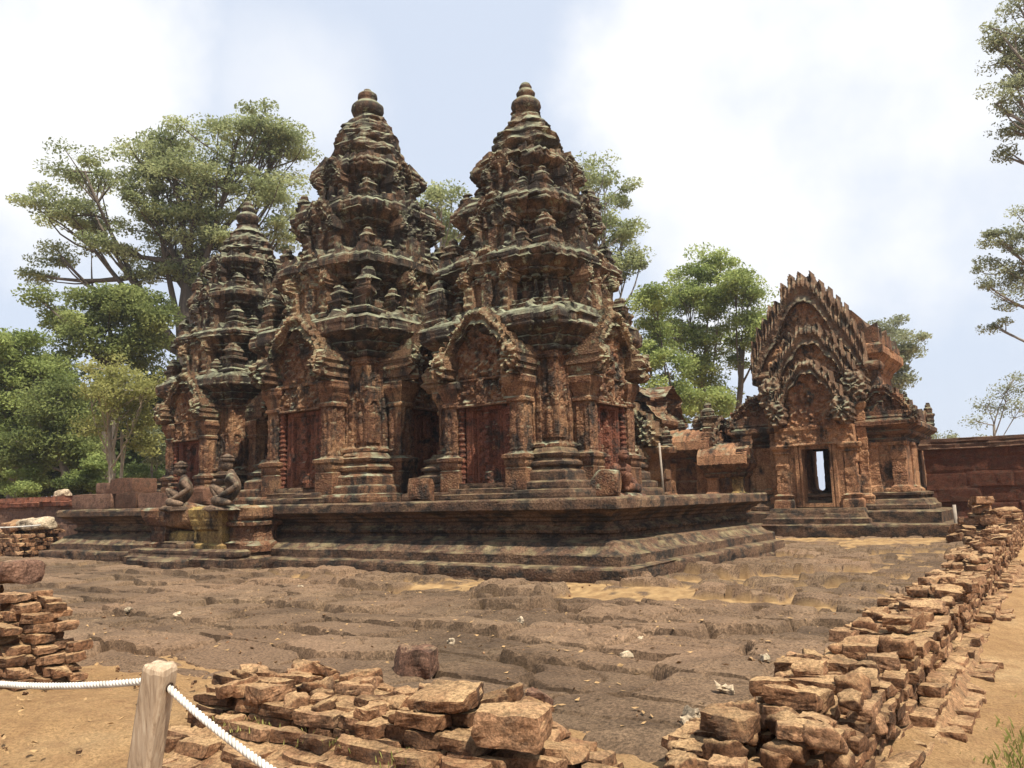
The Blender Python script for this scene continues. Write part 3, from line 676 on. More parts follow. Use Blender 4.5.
        st = b.build('storey', M_ROOF, root)
        nm = MB(); nw = hh * 0.50; nh = H * S * 1.12
        nm.add(*relief(nw * 2.6, nh, 0.036, niche_fn(nw, nh, seed + 31 + q, 0.13 * S), 0.3 * S)); nme = nm.mesh('gabled_niche', M_PED if q == 0 else M_ROOF)
        for k in range(4):
            a = k * math.pi / 2; p = rot_z(np.array([[0, -(hh * 1.15 + o(.17) * S), (z0 - 0.02) * S]]), a)[0]; link('gabled_niche', nme, st, p, (0, 0, a))
        # miniature towers on the ledge below: corners and beside the gables
        led = (hw + 0.24) * S; az = (z0 - 0.10) * S; asz = [1.18, 1.0, 0.86][q] * S * 0.92
        for k in range(4):
            a = k * math.pi / 2
            for (ux, uy, f) in ((led * 0.97, -led * 0.97, 1.0), (led * 0.55, -led * 1.05, 0.68), (-led * 0.55, -led * 1.05, 0.68)):
                p = rot_z(np.array([[ux, uy, az]]), a)[0]; j = RS.randint(3)
                if RS.rand() < (0.08 if f == 1 else 0.4): continue
                g = asz * f * RS.uniform(0.72, 1.08)
                link('antefix', am[j], st, p, (RS.uniform(-.05, .05), RS.uniform(-.05, .05), RS.randint(4) * math.pi / 2 + RS.uniform(-.15, .15)), (g * 1.15, g * 1.15, g))
    # bell-shaped crown and the lotus finial
    ns = MB()
    def bell(V):
        a = np.arctan2(V[:, 1], V[:, 0]); r = np.hypot(V[:, 0], V[:, 1]); P = V + T
        cell = hsh(np.floor((a + np.floor(V[:, 2] / 0.2) * 0.37) * 2.6).astype(np.int64), np.floor(V[:, 2] / 0.2).astype(np.int64), np.zeros(len(a), np.int64), seed)
        k = 1 + 0.14 * (cell - 0.5) + 0.17 * erode * fbm(P * 2.1, seed + 50, 3) + 0.07 * vn(P * 9, seed + 54)
        return np.stack([V[:, 0] * k, V[:, 1] * k, V[:, 2] + 0.09 * fbm(P * 2.3, seed + 51, 2)], 1)
    ns.add(*lathe(dense([(r * S, z * S) for r, z in dome], 0.06), 44, bell)); cr_ = ns.build('crown_stage', M_ROOF, root)
    for k in range(8):
        a = k * math.pi / 4 + 0.39; j = RS.randint(3); g = 0.62 * S * RS.uniform(0.8, 1.1)
        link('antefix', am[j], cr_, (0.74 * S * math.cos(a), 0.74 * S * math.sin(a), dome[0][1] * S), (0, 0, a), (g, g, g))
    ns = MB()
    def rough_(V):
        k = 1 + 0.05 * fbm((V + T) * 3.1, seed + 52, 2); return V * np.array([1, 1, 1]) * np.stack([k, k, np.ones_like(k)], 1)
    ns.add(*lathe(dense([(r * S, z * S) for r, z in top_knob], 0.05), 28, rough_)); ns.build('lotus_finial', M_ROOF, root, smooth=True)
    return root

DOME_R = [(0.72, 8.98), (0.70, 9.12), (0.62, 9.16), (0.64, 9.3), (0.86, 9.42), (0.97, 9.55), (0.93, 9.66), (0.84, 9.70), (0.80, 9.85), (0.83, 9.92), (0.76, 10.04), (0.68, 10.08), (0.60, 10.2), (0.63, 10.27), (0.52, 10.36), (0.44, 10.45), (0.40, 10.62), (0.44, 10.66)]
KNOB_R = [(0.33, 10.6), (0.31, 10.72), (0.37, 10.78), (0.42, 10.9), (0.40, 11.02), (0.30, 11.12), (0.22, 11.16), (0.25, 11.22), (0.27, 11.3), (0.20, 11.4), (0.17, 11.43), (0.18, 11.5), (0.13, 11.6), (0.03, 11.66)]
DOME_M = [(0.80, 8.98), (0.84, 9.15), (0.72, 9.2), (0.76, 9.35), (0.93, 9.5), (0.98, 9.66), (0.9, 9.78), (0.83, 9.82), (0.86, 10.0), (0.84, 10.12), (0.74, 10.2), (0.74, 10.34), (0.68, 10.46), (0.58, 10.52), (0.56, 10.64), (0.42, 10.74), (0.36, 10.8)]
KNOB_M = [(0.32, 10.76), (0.34, 10.84), (0.42, 10.9), (0.46, 11.02), (0.44, 11.14), (0.34, 11.24), (0.26, 11.28), (0.25, 11.34), (0.28, 11.4), (0.27, 11.5), (0.2, 11.56), (0.12, 11.6), (0.1, 11.66), (0.02, 11.7)]
make_tower('sanctuary_tower', (-11.62, 17.75, PT), 1.0, 101, 'carved red sandstone tower with slim pointed finial, closest to the small gabled building', M_SAND, DOME_R, KNOB_R)
make_tower('sanctuary_tower', (-17.85, 17.75, PT), 1.155, 202, 'broad middle tower of blackened carved sandstone with thick rounded finial', M_SAND_M, DOME_M, KNOB_M)
make_tower('sanctuary_tower', (-24.0, 17.75, PT), 0.955, 303, 'lower carved tower standing in front of the big spreading tree', M_SAND, DOME_R, KNOB_R)

# ------------------------------------------------------------------ stairway with its kneeling guardians
st = empty('stone_stairway', (-18.3, 12.5, 0), 'worn stone stairway with yellow stained cheeks climbing the long platform front', 'stairway')
def slab(nm, x0, y0, x1, y1, prof, m, seed, bl=0.8, bh=0.3, amp=0.03, par=None, loc=(0, 0, 0), chip=0.9):
    b = MB(); b.add(*sweep(rect(x0, y0, x1, y1), prof, 0.08, 0.06, weather(amp, seed, bl, bh, chip=chip))); return b.build(nm, m, par if par else st, loc=loc)
slab('landing', -2.3, -0.75, 2.2, 0.55, [(0.1, -.2), (0.1, .24), (0.02, .27), (0.0, .42), (-.1, .46)], M_PLAT, 411)
slab('landing', -1.6, -1.25, 0.6, -0.5, [(0.0, -.2), (0.0, .20), (-.06, .24)], M_PLAT, 418)
for k in range(4):
    slab('tread', -1.25 + 0.03 * k, -0.55 + 0.3 * k, 0.0, 0.75, [(0.02, .38 + .25 * k - .1), (0.02, .58 + .25 * k), (-.05, .63 + .25 * k)], M_YEL if k == 1 else M_PLAT, 412 + k)
slab('cheek', -2.0, -0.35, -1.25, 0.62, [(.1, .4), (.1, .55), (0, .6), (0, 1.0), (.06, 1.05), (.12, 1.2), (.14, 1.42), (.05, 1.5)], M_SAND, 421)
slab('cheek', 0.0, -0.35, 1.15, 0.62, [(.1, .4), (.1, .55), (0, .6), (0, 1.0), (.03, 1.05), (.06, 1.2), (.1, 1.42), (.03, 1.5)], M_YEL, 422)
slab('cheek', 1.2, -0.15, 2.1, 0.62, [(.14, .4), (.14, .6), (.02, .64), (0, .72), (.0, .98), (.08, 1.02), (.08, 1.1), (.02, 1.14), (.1, 1.2), (.1, 1.45), (.03, 1.5)], M_SAND, 423)
V, F = rock(1.6, 1.0, 0.62, 431, 9, 0.5, 0.12); b = MB(); b.add(V, F); b.build('fallen_cheek_stone', M_SAND, st, loc=(-0.75, 0.1, 0.98), rot=(0, 0.05, 0.05))

def skinned(name, joints, edges, mat, parent=None, loc=(0, 0, 0), rz=0, s=1.0, sub=2, root=0):
    me = bpy.data.meshes.new(name); me.from_pydata([Vector(j[:3]) * s for j in joints], edges, []); me.materials.append(mat)
    o = link(name, me, parent, loc, (0, 0, rz)); sk = o.modifiers.new('Skin', 'SKIN'); sk.use_smooth_shade = True
    for i, j in enumerate(joints):
        r = j[3] * s; me.skin_vertices[0].data[i].radius = (r, r * (j[4] if len(j) > 4 else 1.0)); me.skin_vertices[0].data[i].use_root = (i == root)
    ss = o.modifiers.new('Subsurf', 'SUBSURF'); ss.levels = sub; ss.render_levels = sub; return o

def guardian(loc, rz, s, label, mat, group, hat=True):
    """A seated stone guardian: one knee raised, the other leg folded flat, an arm resting on the shin. Faces -x."""
    r = empty('guardian_statue', loc, label, 'statue', group, rz)
    J = [(0.10, 0, .16, .17), (0.12, 0, .29, .155), (0.12, 0, .42, .17), (0.10, 0, .54, .155), (.06, 0, .66, .085), (.02, 0, .74, .085),
         # near arm (towards the viewer, -y): shoulder, elbow, wrist, hand
         (0.14, -.22, .55, .09), (.30, -.29, .40, .072), (.05, -.31, .24, .06), (-.10, -.28, .17, .045),
         # far arm
         (-.02, .2, .59, .068), (-.14, .28, .50, .05), (-.32, .2, .52, .04), (-.40, .16, .52, .045),
         # raised far leg: hip, knee, ankle, toes
         (-.02, .12, .17, .11), (-.40, .10, .42, .10), (-.22, .10, .14, .075), (-.32, .10, .05, .06),
         # folded near leg: hip, knee, ankle, toes
         (.02, -.14, .13, .11), (-.20, -.30, .11, .105), (.08, -.34, .075, .075), (.20, -.33, .05, .045)]
    E = [(0, 1), (1, 2), (2, 3), (3, 4), (4, 5), (3, 6), (6, 7), (7, 8), (8, 9), (3, 10), (10, 11), (11, 12), (12, 13), (0, 14), (14, 15), (15, 16), (16, 17), (0, 18), (18, 19), (19, 20), (20, 21)]
    skinned('body', J, E, mat, r, s=s)
    b = MB()                                              # head with muzzle, brow, ears and the flat headdress
    def sph(c, rad, n=10, seed=0):
        pr = [(math.sin(math.pi * k / n) + 1e-3, -math.cos(math.pi * k / n)) for k in range(n + 1)]; V, F = lathe(pr, 14)
        V = V * np.array(rad) + np.array(c); b.add(V * s, F)
    sph((-.04, 0, .83), (.135, .125, .13)); sph((-.14, 0, .79), (.07, .065, .05)); sph((-.13, 0, .875), (.05, .085, .025))
    for sg in (-1, 1): sph((-.125, .04 * sg, .845), (.022, .02, .018)); sph((-.02, .105 * sg, .83), (.03, .025, .055))
    sph((-.2, 0, .80), (.02, .025, .02)); sph((-.18, 0, .765), (.03, .05, .012))
    b.build('head', mat, r, smooth=True)
    if hat:
        b = MB(); V, F = lathe([(.13, .90), (.155, .92), (.155, .955), (.12, .965), (.12, .985), (.135, .99), (.13, 1.01), (.07, 1.03), (.03, 1.06)], 18); b.add(V * s + np.array([-.03 * s, 0, 0]), F); b.build('headdress', mat, r)
    V, F = rock(.74 * s, .74 * s, .12 * s, int(loc[0] * -10) % 97, 6, 0.3, 0.04); V[:, 2] -= .1 * s; b = MB(); b.add(V, F); b.build('pedestal', mat, r)
    return r
guardian((-19.05, 12.25, 1.5), R_(34), 1.12, 'seated stone guardian with one knee raised, leftmost above the stairway', M_GUARD, 'guardian statues by the stairs')
guardian((-17.1, 12.25, 1.5), R_(34), 1.2, 'seated stone guardian with one knee raised, right of its twin above the stairway', M_GUARD, 'guardian statues by the stairs')
guardian((-8.9, 17.4, 1.55), R_(150), 1.1, 'reddish crouching stone guardian beside the thin grey pole', M_GUARDR, None, False)

# loose stones lying on the platform
def block(name, loc, size, seed, m, label, cat, group=None, rz=0, rx=0, rnd=0.18, amp=0.05, n=7):
    V, F = rock(*size, seed, n, rnd, amp, chop=rnd > .15); b = MB(); b.add(V, F); o = b.build(name, m, None, loc=loc, rot=(rx, 0, rz)); return tag(o, label, cat, group)
block('broken_stone', (-13.15, 14.95, 1.5), (.55, .4, .55), 441, M_SAND, 'squat broken ochre stone left of the false door of the slim tower', 'stone', rz=.3)
block('broken_stone', (-9.1, 16.7, 1.5), (.8, .6, .62), 442, M_SAND, 'rounded ochre stone beside the reddish crouching guardian', 'stone', rz=.3, rnd=.4)
BG = 'cut blocks at the platform end'
block('cut_stone_block', (-24.9, 13.35, 1.49), (2.2, .8, 0.46), 451, M_LATD, 'longest reddish cut block resting on the platform end', 'stone block', BG, .02, 0, .08, .02)
block('cut_stone_block', (-22.95, 13.35, 1.49), (1.15, .8, 0.46), 452, M_LATD, 'square reddish block under the topmost block of the pile', 'stone block', BG, -.02, 0, .08, .02)
block('cut_stone_block', (-21.65, 13.4, 1.49), (1.4, .8, 0.42), 453, M_LATD, 'reddish block at the guardian end of the pile', 'stone block', BG, .03, 0, .08, .02)
block('cut_stone_block', (-23.35, 13.4, 1.94), (1.2, .8, .45), 454, M_LATD, 'topmost square block of the pile on the platform end', 'stone block', BG, .02, 0, .07, .02)
block('cut_stone_block', (-24.7, 13.6, 1.94), (1.0, .7, .36), 455, M_LATD, 'low block on the pile left of the topmost block', 'stone block', BG, -.03, 0, .12, .03)
block('rubble_stone', (-20.6, 13.7, 1.49), (1.3, .9, .55), 456, M_LATD, 'dark low rubble stone behind the guardian furthest along', 'stone', None, .2, 0, .4, .08)

# ------------------------------------------------------------------ gabled building (right)
GX, GY, GT = -6.95, 28.0, 1.42
gop = empty('gabled_temple_building', (GX, GY, 0), 'small carved building with pointed flame-edged gables and an open doorway', 'building')
def gp(nm, x0, y0, x1, y1, prof, m, seed, par=None, du=0.09, dz=0.06, **k):
    kw = dict(amp=0.02, bl=0.8, bh=0.4, chip=0.5); kw.update(k)
    b = MB(); b.add(*sweep(rect(x0, y0, x1, y1), prof, du, dz, weather(kw.pop('amp'), seed, loc=(GX, GY, 0), **kw))); return b.build(nm, m, par or gop)
HX, HY = 2.62, 4.5
gp('base', -HX - .1, 0, HX + .1, HY, [(1.45, -.2), (1.45, .42), (1.38, .46), (.85, .48), (.85, .80), (.78, .84), (.5, .86), (.5, 1.0), (.42, 1.04), (.36, 1.16), (.2, 1.2), (.2, 1.28), (.28, 1.31), (.28, 1.38), (.1, GT)], M_PLAT, 501, bl=.95, bh=.42, amp=.025)
gp('doorstep', -1.35, -1.0, 1.35, .3, [(.3, .3), (.3, .62), (.2, .66), (.12, .9), (0.1, .95)], M_PLAT, 502)
WP = [(.12, GT - .02), (.12, GT + .08), (.03, GT + .14), (0, GT + .2), (0, 2.98), (.05, 3.02), (.05, 3.1), (.0, 3.14), (.04, 3.2), (.14, 3.26), (.18, 3.34), (.14, 3.38), (.26, 3.46), (.36, 3.54), (.36, 3.66), (.28, 3.74)]
# walls leave the doorway open: side wings, a back wall and a dark room between them
for nm, x0, x1 in (('left_wing', -HX, -.62), ('right_wing', .62, HX)):
    gp('wall', x0, 0, x1, 1.0, WP[:5] + [(0, 3.05)], M_GOP, 503 + (x0 > 0), bl=.9, bh=.5, cap=True) if False else None
b = MB()
def addsweep(x0, y0, x1, y1, prof, seed, du=0.07, dz=0.06, **k):
    kw = dict(amp=0.016, bl=0.9, bh=0.52, chip=0.4); kw.update(k); b.add(*sweep(rect(x0, y0, x1, y1), prof, du, dz, weather(kw.pop('amp'), seed, loc=(GX, GY, 0), **kw)))
LOW = WP[:5] + [(0, 3.02)]
addsweep(-HX, 0, -.50, 1.1, LOW, 503); addsweep(.50, 0, HX, 1.1, LOW, 504); addsweep(-HX, 1.12, -HX + .6, HY, LOW, 505); addsweep(HX - .6, 1.12, HX, HY, LOW, 506)
addsweep(-HX + .62, HY - .6, -1.24, HY - .02, LOW, 507); addsweep(-.86, HY - .6, HX - .62, HY - .02, LOW, 508)
b.build('wall', M_GOP, gop)
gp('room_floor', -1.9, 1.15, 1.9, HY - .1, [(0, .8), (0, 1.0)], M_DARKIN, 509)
gp('cornice', -HX, 0, HX, HY, [(0, 3.03)] + WP[5:], M_GOPR, 510, bl=.7, bh=.2)
gp('parapet', -HX, 0, HX, HY, [(.2, 3.74), (.24, 3.8), (.2, 3.86), (.2, 4.0)], M_GOPR, 511, amp=.03, teeth=(3.98, .34, .42))
# corner pilasters
for x in (-HX + .2, -1.62, 1.62, HX - .2):
    gp('pilaster', x - .2, -.10, x + .2, .3, [(.08, GT), (.08, GT + .16), (0, GT + .22), (0, 2.86), (.05, 2.9), (.08, 3.0)], M_GOP, 515 + int(x * 7), du=.05, carve=.015, cz=(1.7, 2.85))
gp('pilaster', HX - .22, .9, HX + .06, 1.25, [(.06, GT), (.06, GT + .16), (0, GT + .22), (0, 2.86), (.05, 2.9), (.05, 3.0)], M_GOP, 540)
gp('pilaster', HX - .22, HY - .42, HX + .06, HY - .02, [(.06, GT), (.06, GT + .16), (0, GT + .22), (0, 2.86), (.05, 2.9), (.05, 3.0)], M_GOP, 541)
# doorway: frame, pilasters, lintel
def dfr(u, v):
    n = fbm(pt(u, v, 7, 9), 7, 2); z = 0.10 + 0.012 * n; au = np.abs(u); z = np.where(au > .66, .04 + .01 * n, z); z = np.where((au > .50) & (au < .54), .05, z)
    return np.where((au < .43) & (v > .14) & (v < 1.88), np.nan, z)
b = MB(); b.add(*relief(1.72, 2.02, .03, dfr, .45)); df = b.build('door_frame', M_GOP, gop, loc=(0, -.55, .98))
for sg in (-1, 1):
    gp('door_pilaster', sg * 1.08 - .2, -.62, sg * 1.08 + .2, .1, [(.12, .92), (.12, 1.2), (.05, 1.25), (.1, 1.36), (0, 1.42), (0, 2.72), (.05, 2.76), (.03, 2.84), (.1, 2.9), (.13, 3.0), (.1, 3.04)], M_GOP, 545 + sg, du=.05, carve=.02, cz=(1.5, 2.7))
    gp('buttress', sg * 1.42 - .14, -.3, sg * 1.42 + .14, .1, [(.1, 1.05), (.1, 1.3), (0, 1.4), (0, 4.1), (.06, 4.16), (.1, 4.3), (.05, 4.36)], M_GOP, 548 + sg, du=.05, carve=.02, cz=(1.5, 4.0))
def glin(u, v):
    n = fbm(pt(u, v, 9, 10), 9, 3); z = .1 + .05 * vn(pt(u, v, 3, 8), 4) + .05 * n; return np.where((v > .5) | (v < .05), .14 + .02 * n, z)
b = MB(); b.add(*relief(2.5, .62, .035, glin, .4)); b.build('lintel', M_GOP, gop, loc=(0, -.60, 3.0))
o_, tm = pediment(gop, M_GPED, M_GOP, 3.1, 2.75, .032, .5, 1.22, 2.35, 61, (-.03, -.66, 3.6), deep=.26, band=.22, ntooth=13); link('tympanum', tm, o_)
o_, tm = pediment(gop, M_GPED, M_GOP, 4.3, 3.4, .034, .6, 1.58, 3.0, 62, (-.05, -.02, 4.25), deep=.24, band=.24, ntooth=15, naga=True); link('tympanum', tm, o_)
gp('upper_gable_base', -1.95, .35, 1.95, 0.98, [(0, 3.75), (0, 5.4), (.1, 5.45), (.16, 5.6), (.1, 5.7), (0, 5.75)], M_GOPR, 560, du=.1, amp=.04, chip=1.0)
o_, tm = pediment(gop, M_GPED, M_GOP, 5.2, 4.3, .034, .4, 1.95, 3.95, 63, (-.28, .5, 5.3), deep=.26, band=.26, ntooth=15, teeth=.085, naga=False, lobes=2, pw=1.35); link('tympanum', tm, o_)
gp('upper_wall', -1.72, 1.0, 1.72, HY - .4, [(.1, 3.72), (.1, 3.9), (0, 3.95), (0, 5.5), (.06, 5.55), (.1, 5.7), (.2, 5.8), (.32, 5.95), (.42, 6.05), (.42, 6.3), (.3, 6.4)], M_GOP, 561, amp=.02, bl=.7, bh=.35)
gp('upper_parapet', -1.72, 1.0, 1.72, HY - .4, [(.3, 6.38), (.3, 6.55)], M_GOPR, 562, amp=.04, teeth=(6.54, .36, .5))
b = MB(); n_ = 13; pts = []
for yy in np.arange(.72, HY - .1, .15):
    for k in range(n_):
        a = math.pi * k / (n_ - 1); pts.append((1.75 * math.cos(a), yy, 6.3 + 1.7 * math.sin(a) ** .8))
pts = np.array(pts); pts += 0.06 * np.stack([fbm(pts * 2, 4), 0 * pts[:, 0], fbm(pts * 2 + 9, 5)], 1); b.add(pts, gridF(len(pts) // n_, n_)); b.add(np.vstack([pts[:n_], [[0, .72, 6.3]]]), np.array([(i, i + 1, n_) for i in range(n_ - 1)])); b.add(np.array([(-1.75, .72, 5.7), (1.75, .72, 5.7), (1.75, .72, 6.4), (-1.75, .72, 6.4)]), np.array([(0, 1, 2, 3)])); b.build('vaulted_roof', M_GOPR, gop)
b = MB(); b.add(*relief(5.0, 3.6, .07, pediment_fn(1.7, 3.0, 65, deep=.2, band=.24, ntooth=13, naga=False), .3)); b.build('pediment', M_GOPR, gop, loc=(0, HY - .1, 5.3), rot=(0, 0, math.pi))
# side gable of the low wing
for sg in (-1, 1):
    b = MB(); b.add(*relief(2.6, 1.7, .05, pediment_fn(1.05, 1.4, 66 + sg, deep=.16, band=.24, ntooth=11), .3)); b.build('pediment', M_GOPR, gop, loc=(sg * 2.05, -.05, 3.55))
for k, (x, y) in enumerate(((-HX - .1, .1), (HX + .1, .15), (HX + .2, HY - .2), (-HX - .2, HY - .2))):
    link('antefix', bpy.data.meshes['antefix'], gop, (x, y, 3.7), (0, 0, k), (.62, .62, .8))

# ------------------------------------------------------------------ hall and galleries between the towers and the gabled building
hall = empty('collapsed_hall', (-14.3, 27.0, 0), 'low hall with a broken sloping roof half hidden behind the slim tower', 'hall')
def hp(par, nm, x0, y0, x1, y1, prof, m, seed, loc, **k):
    kw = dict(amp=0.03, bl=0.8, bh=0.4, chip=0.8); kw.update(k); b = MB(); b.add(*sweep(rect(x0, y0, x1, y1), prof, .1, .08, weather(kw.pop('amp'), seed, loc=loc, **kw))); return b.build(nm, m, par)
hl = (-14.3, 27, 0)
hp(hall, 'wall', -2.2, 0, 2.2, 2.6, [(.3, 0), (.3, 1.3), (.1, 1.4), (0, 1.45), (0, 2.75), (.1, 2.85), (.3, 3.0), (.36, 3.2), (.1, 3.3)], M_SAND, 601, hl)
hp(hall, 'roof', -2.2, 0, 2.2, 2.6, [(.05, 3.28), (.02, 3.45), (-.25, 3.8), (-.3, 4.0), (-.12, 4.1), (-.1, 4.25), (-.35, 4.4), (-.6, 4.75), (-.62, 4.95), (-.5, 5.0), (-.5, 5.12), (-.8, 5.3), (-1.15, 5.55), (-1.25, 5.6)], M_SAND, 602, hl, amp=.06, chip=1.2, bl=.5, bh=.24)
b = MB(); b.add(*relief(5.0, 2.6, .06, pediment_fn(2.0, 2.2, 67, deep=.26, band=.26, ntooth=13), .4)); b.build('pediment', M_PED, hall, loc=(.1, -.1, 3.25))
b = MB(); b.add(*relief(3.8, 2.4, .06, pediment_fn(1.5, 1.9, 68, deep=.26, band=.26, ntooth=13), .4)); b.build('pediment', M_PED, hall, loc=(.1, -.5, 2.5))
link('antefix', bpy.data.meshes['antefix'], hall, (2.3, 0, 3.2), (0, 0, .3), (.7, .7, .7))

def gallery(name, label, x0, x1, y, eave, ridge, seed, spire):
    loc = ((x0 + x1) / 2, y, 0); w = (x1 - x0) / 2; g = empty(name, loc, label, 'gallery', 'galleries beside the gabled building')
    hp(g, 'wall', -w, 0, w, 2.2, [(.1, 0), (.1, 1.3), (0, 1.4), (0, eave - .5), (.08, eave - .42), (.1, eave - .34), (.04, eave - .3), (.14, eave - .2), (.26, eave - .1), (.28, eave)], M_SAND, seed, loc, amp=.02)
    b = MB(); pts = []; n = 13
    for xx in np.arange(-w - .25, w + .26, .09):
        for k in range(n):
            a = math.pi * k / (n - 1); pts.append((xx, 1.1 - 1.42 * math.cos(a), eave - .02 + (ridge - eave) * math.sin(a) ** .75 + .02 * math.sin(xx * 40)))
    pts = np.array(pts); pts += .035 * np.stack([fbm(pts * 2, 4), fbm(pts * 2 + 5, 8), fbm(pts * 2 + 9, 5)], 1); b.add(pts, gridF(len(pts) // n, n)); b.build('roof', M_GOP, g)
    b = MB(); b.add(*relief(2.9, (ridge - eave) * 1.9, .05, pediment_fn(1.35, (ridge - eave) * 1.6, seed + 2, deep=.14, band=.3, ntooth=9), .25)); b.build('gable_end', M_GOPR, g, loc=(w + .1, 1.1, eave - .05), rot=(0, 0, math.pi / 2))
    for sg in (-1, 1): hp(g, 'pilaster', sg * (w - .2) - .18, -.12, sg * (w - .2) + .18, .1, [(.05, 1.0), (.05, 1.5), (0, 1.55), (0, eave - .55), (.06, eave - .48)], M_YEL if sg > 0 and not spire else M_GOP, seed + 4, loc, amp=.015)
    if spire:
        for q, (xx, f) in enumerate(((w - .05, 1.0), (w - .5, .62), (-.3, .5))): link('antefix', bpy.data.meshes['antefix.002'], g, (xx, .5, ridge - .25), (0, 0, .3), (f * 1.1, f * 1.1, f))
    return g
gallery('stone_gallery', 'stone gallery with a curved roof and a small spire, taller of the two', -12.35, -10.75, 27.6, 3.1, 3.95, 611, True)
gallery('stone_gallery', 'lower stone gallery with a pale end pilaster beside the gabled building', -10.65, -9.35, 27.3, 2.52, 3.35, 621, False)

# ------------------------------------------------------------------ enclosure walls
def long_wall(name, label, x0, x1, y0, y1, h, m, cop, seed, cat='wall', du=.14):
    b = MB(); b.add(*sweep(rect(x0, y0, x1, y1), [(.05, -.3), (.05, .5), (0, .55), (0, h - .35)], du * .5, .05, weather(.026, seed, 1.3, .5, chip=.5))); o = b.build(name, m); tag(o, label, cat)
    b = MB(); b.add(*sweep(rect(x0, y0, x1, y1), [(.0, h - .36), (.12, h - .34), (.14, h - .2), (.1, h - .15), (.06, h)], du, .06, weather(.045, seed + 1, .85, .2, chip=1.0))); b.build('coping', cop, o); return o
long_wall('enclosure_wall', 'tall reddish laterite enclosure wall running behind the rubble path', -4.15, 28, 30.4, 31.3, 3.12, M_LAT, M_LATD, 701)
long_wall('courtyard_wall', 'low laterite wall with a ledge reaching out beyond the platform end', -60, -27.6, 14.6, 15.6, 1.98, M_LATD, M_LAT, 711)
long_wall('enclosure_wall', 'far laterite enclosure wall running under the dense leafy trees', -70, -20, 33.5, 34.4, 2.2, M_LAT, M_LATD, 721, du=.3)
block('boulder', (-28.3, 13.0, .86), (1.2, .7, .36), 732, M_PALE, 'pale rounded boulder lying on the low eroded wall by the platform end', 'boulder', None, .3, 0, .5, .09)
block('boulder', (-29.3, 12.9, .84), (1.2, .8, .35), 733, M_BRICK, 'flat leaning slab next to the pale boulder', 'stone', None, -.2, .2, .3, .06)
block('boulder', (-30.6, 14.9, 1.95), (.45, .4, .28), 734, M_PALE, 'small pale stone perched on the low courtyard wall', 'stone', None, .3, 0, .5, .1)

# poles
def pole(name, base, h, r, label, lean=(0, 0)):
    b = MB(); b.add(*tube([(0, 0, 0), (lean[0] * .5, lean[1] * .5, h * .5), (lean[0], lean[1], h)], [r, r * .95, r * .85], 10)); o = b.build(name, M_POLE, None, smooth=True, loc=base); return tag(o, label, 'pole')
pole('thin_pole', (-9.15, 20.2, 1.45), 1.45, .032, 'thin grey pole standing on the platform beside the reddish guardian', (-.05, 0))
pole('short_post', (-3.0, 26.9, -.05), 1.05, .055, 'short pale post at the corner of the gabled building base')
# ------------------------------------------------------------------ ruined brick walls in the foreground
def at(px, py, D):                                       # a point seen at a pixel of the photograph, D metres into the picture
    return np.array(Vector((0, 0, EYE)) + D * (cf + (px - 512) / FPX * cr + (384 - py) / FPX * cu))
BV = []
for j in range(16):
    r_ = np.random.RandomState(900 + j)
    BV.append(rock(r_.uniform(.20, .30), r_.uniform(.13, .18), r_.uniform(.065, .095), 900 + j, 6, .09, .034))
BVL = [rock(.26, .16, .085, 930 + j, 4, .085, .034) for j in range(20)]
RV = [rock(*np.random.RandomState(950 + j).uniform((.10, .09, .07), (.20, .16, .11)), 950 + j, 6, .34, .06) for j in range(10)]
def orient(V, rx, ry, rz):
    return V @ np.array((Matrix.Rotation(rz, 3, 'Z') @ Matrix.Rotation(ry, 3, 'Y') @ Matrix.Rotation(rx, 3, 'X')).transposed())

def coursed(name, label, x0, x1, y0, y1, along, ztop, zb, seed, slope=0.0, skew=0.0, hc=.08, core=None):
    """A crumbling wall of coursed bricks: bricks above the eroded top line ztop(s) are gone."""
    r_ = np.random.RandomState(seed); b = MB(); L = (y1 - y0) if along == 'y' else (x1 - x0); Wd = (x1 - x0) if along == 'y' else (y1 - y0)
    nc = max(1, int(round(Wd / .165))); c = 0
    while zb + c * hc < 1.4:
        for k in range(nc):
            s = r_.uniform(0, .3) - .15
            while s < L:
                l = r_.uniform(.17, .34) * (1.35 if r_.rand() < .2 else 1); z = zb + c * hc; across = (k + .5) / nc * Wd
                if z + hc * .6 < ztop(s + l / 2, across / Wd) and (r_.rand() > .05):
                    V, F = BVL[r_.randint(20)]; ext = V.max(0) - V.min(0)
                    V = V * np.array([l * 0.985 / ext[0], Wd / nc * 1.0 / ext[1], hc * 1.06 / ext[2]])
                    V = orient(V, r_.normal() * .035, r_.normal() * .03, r_.normal() * .06)
                    a_, b_ = s + l / 2, across + r_.normal() * .02
                    if along == 'y': V = orient(V, 0, 0, math.pi / 2) + np.array([x0 + b_ + skew * a_, y0 + a_, z])
                    else: V = V + np.array([x0 + a_, y0 + b_ + skew * a_, z])
                    b.add(V, F)
                s += l
        c += 1
    xs = np.linspace(0, L, int(L / .12) + 2); ac = np.linspace(.08, .92, 5)
    ht = np.array([[max(zb, min(ztop(q, a_) for q in (p, p + .15, p - .15)) - hc * .75) for a_ in ac] for p in xs])
    if along == 'y': V = np.array([[(x0 + a_ * Wd + skew * p, y0 + p, ht[i, j]) for j, a_ in enumerate(ac)] for i, p in enumerate(xs)])
    else: V = np.array([[(x0 + p, y0 + a_ * Wd + skew * p, ht[i, j]) for j, a_ in enumerate(ac)] for i, p in enumerate(xs)])
    B0 = V.copy(); B0[:, :, 2] = zb - .1; V = np.concatenate([B0[:, :1], V, B0[:, -1:]], 1); b.add(V.reshape(-1, 3), gridF(len(xs), 7))
    o = b.build(name, M_BRICK, smooth=False); return tag(o, label, 'wall')
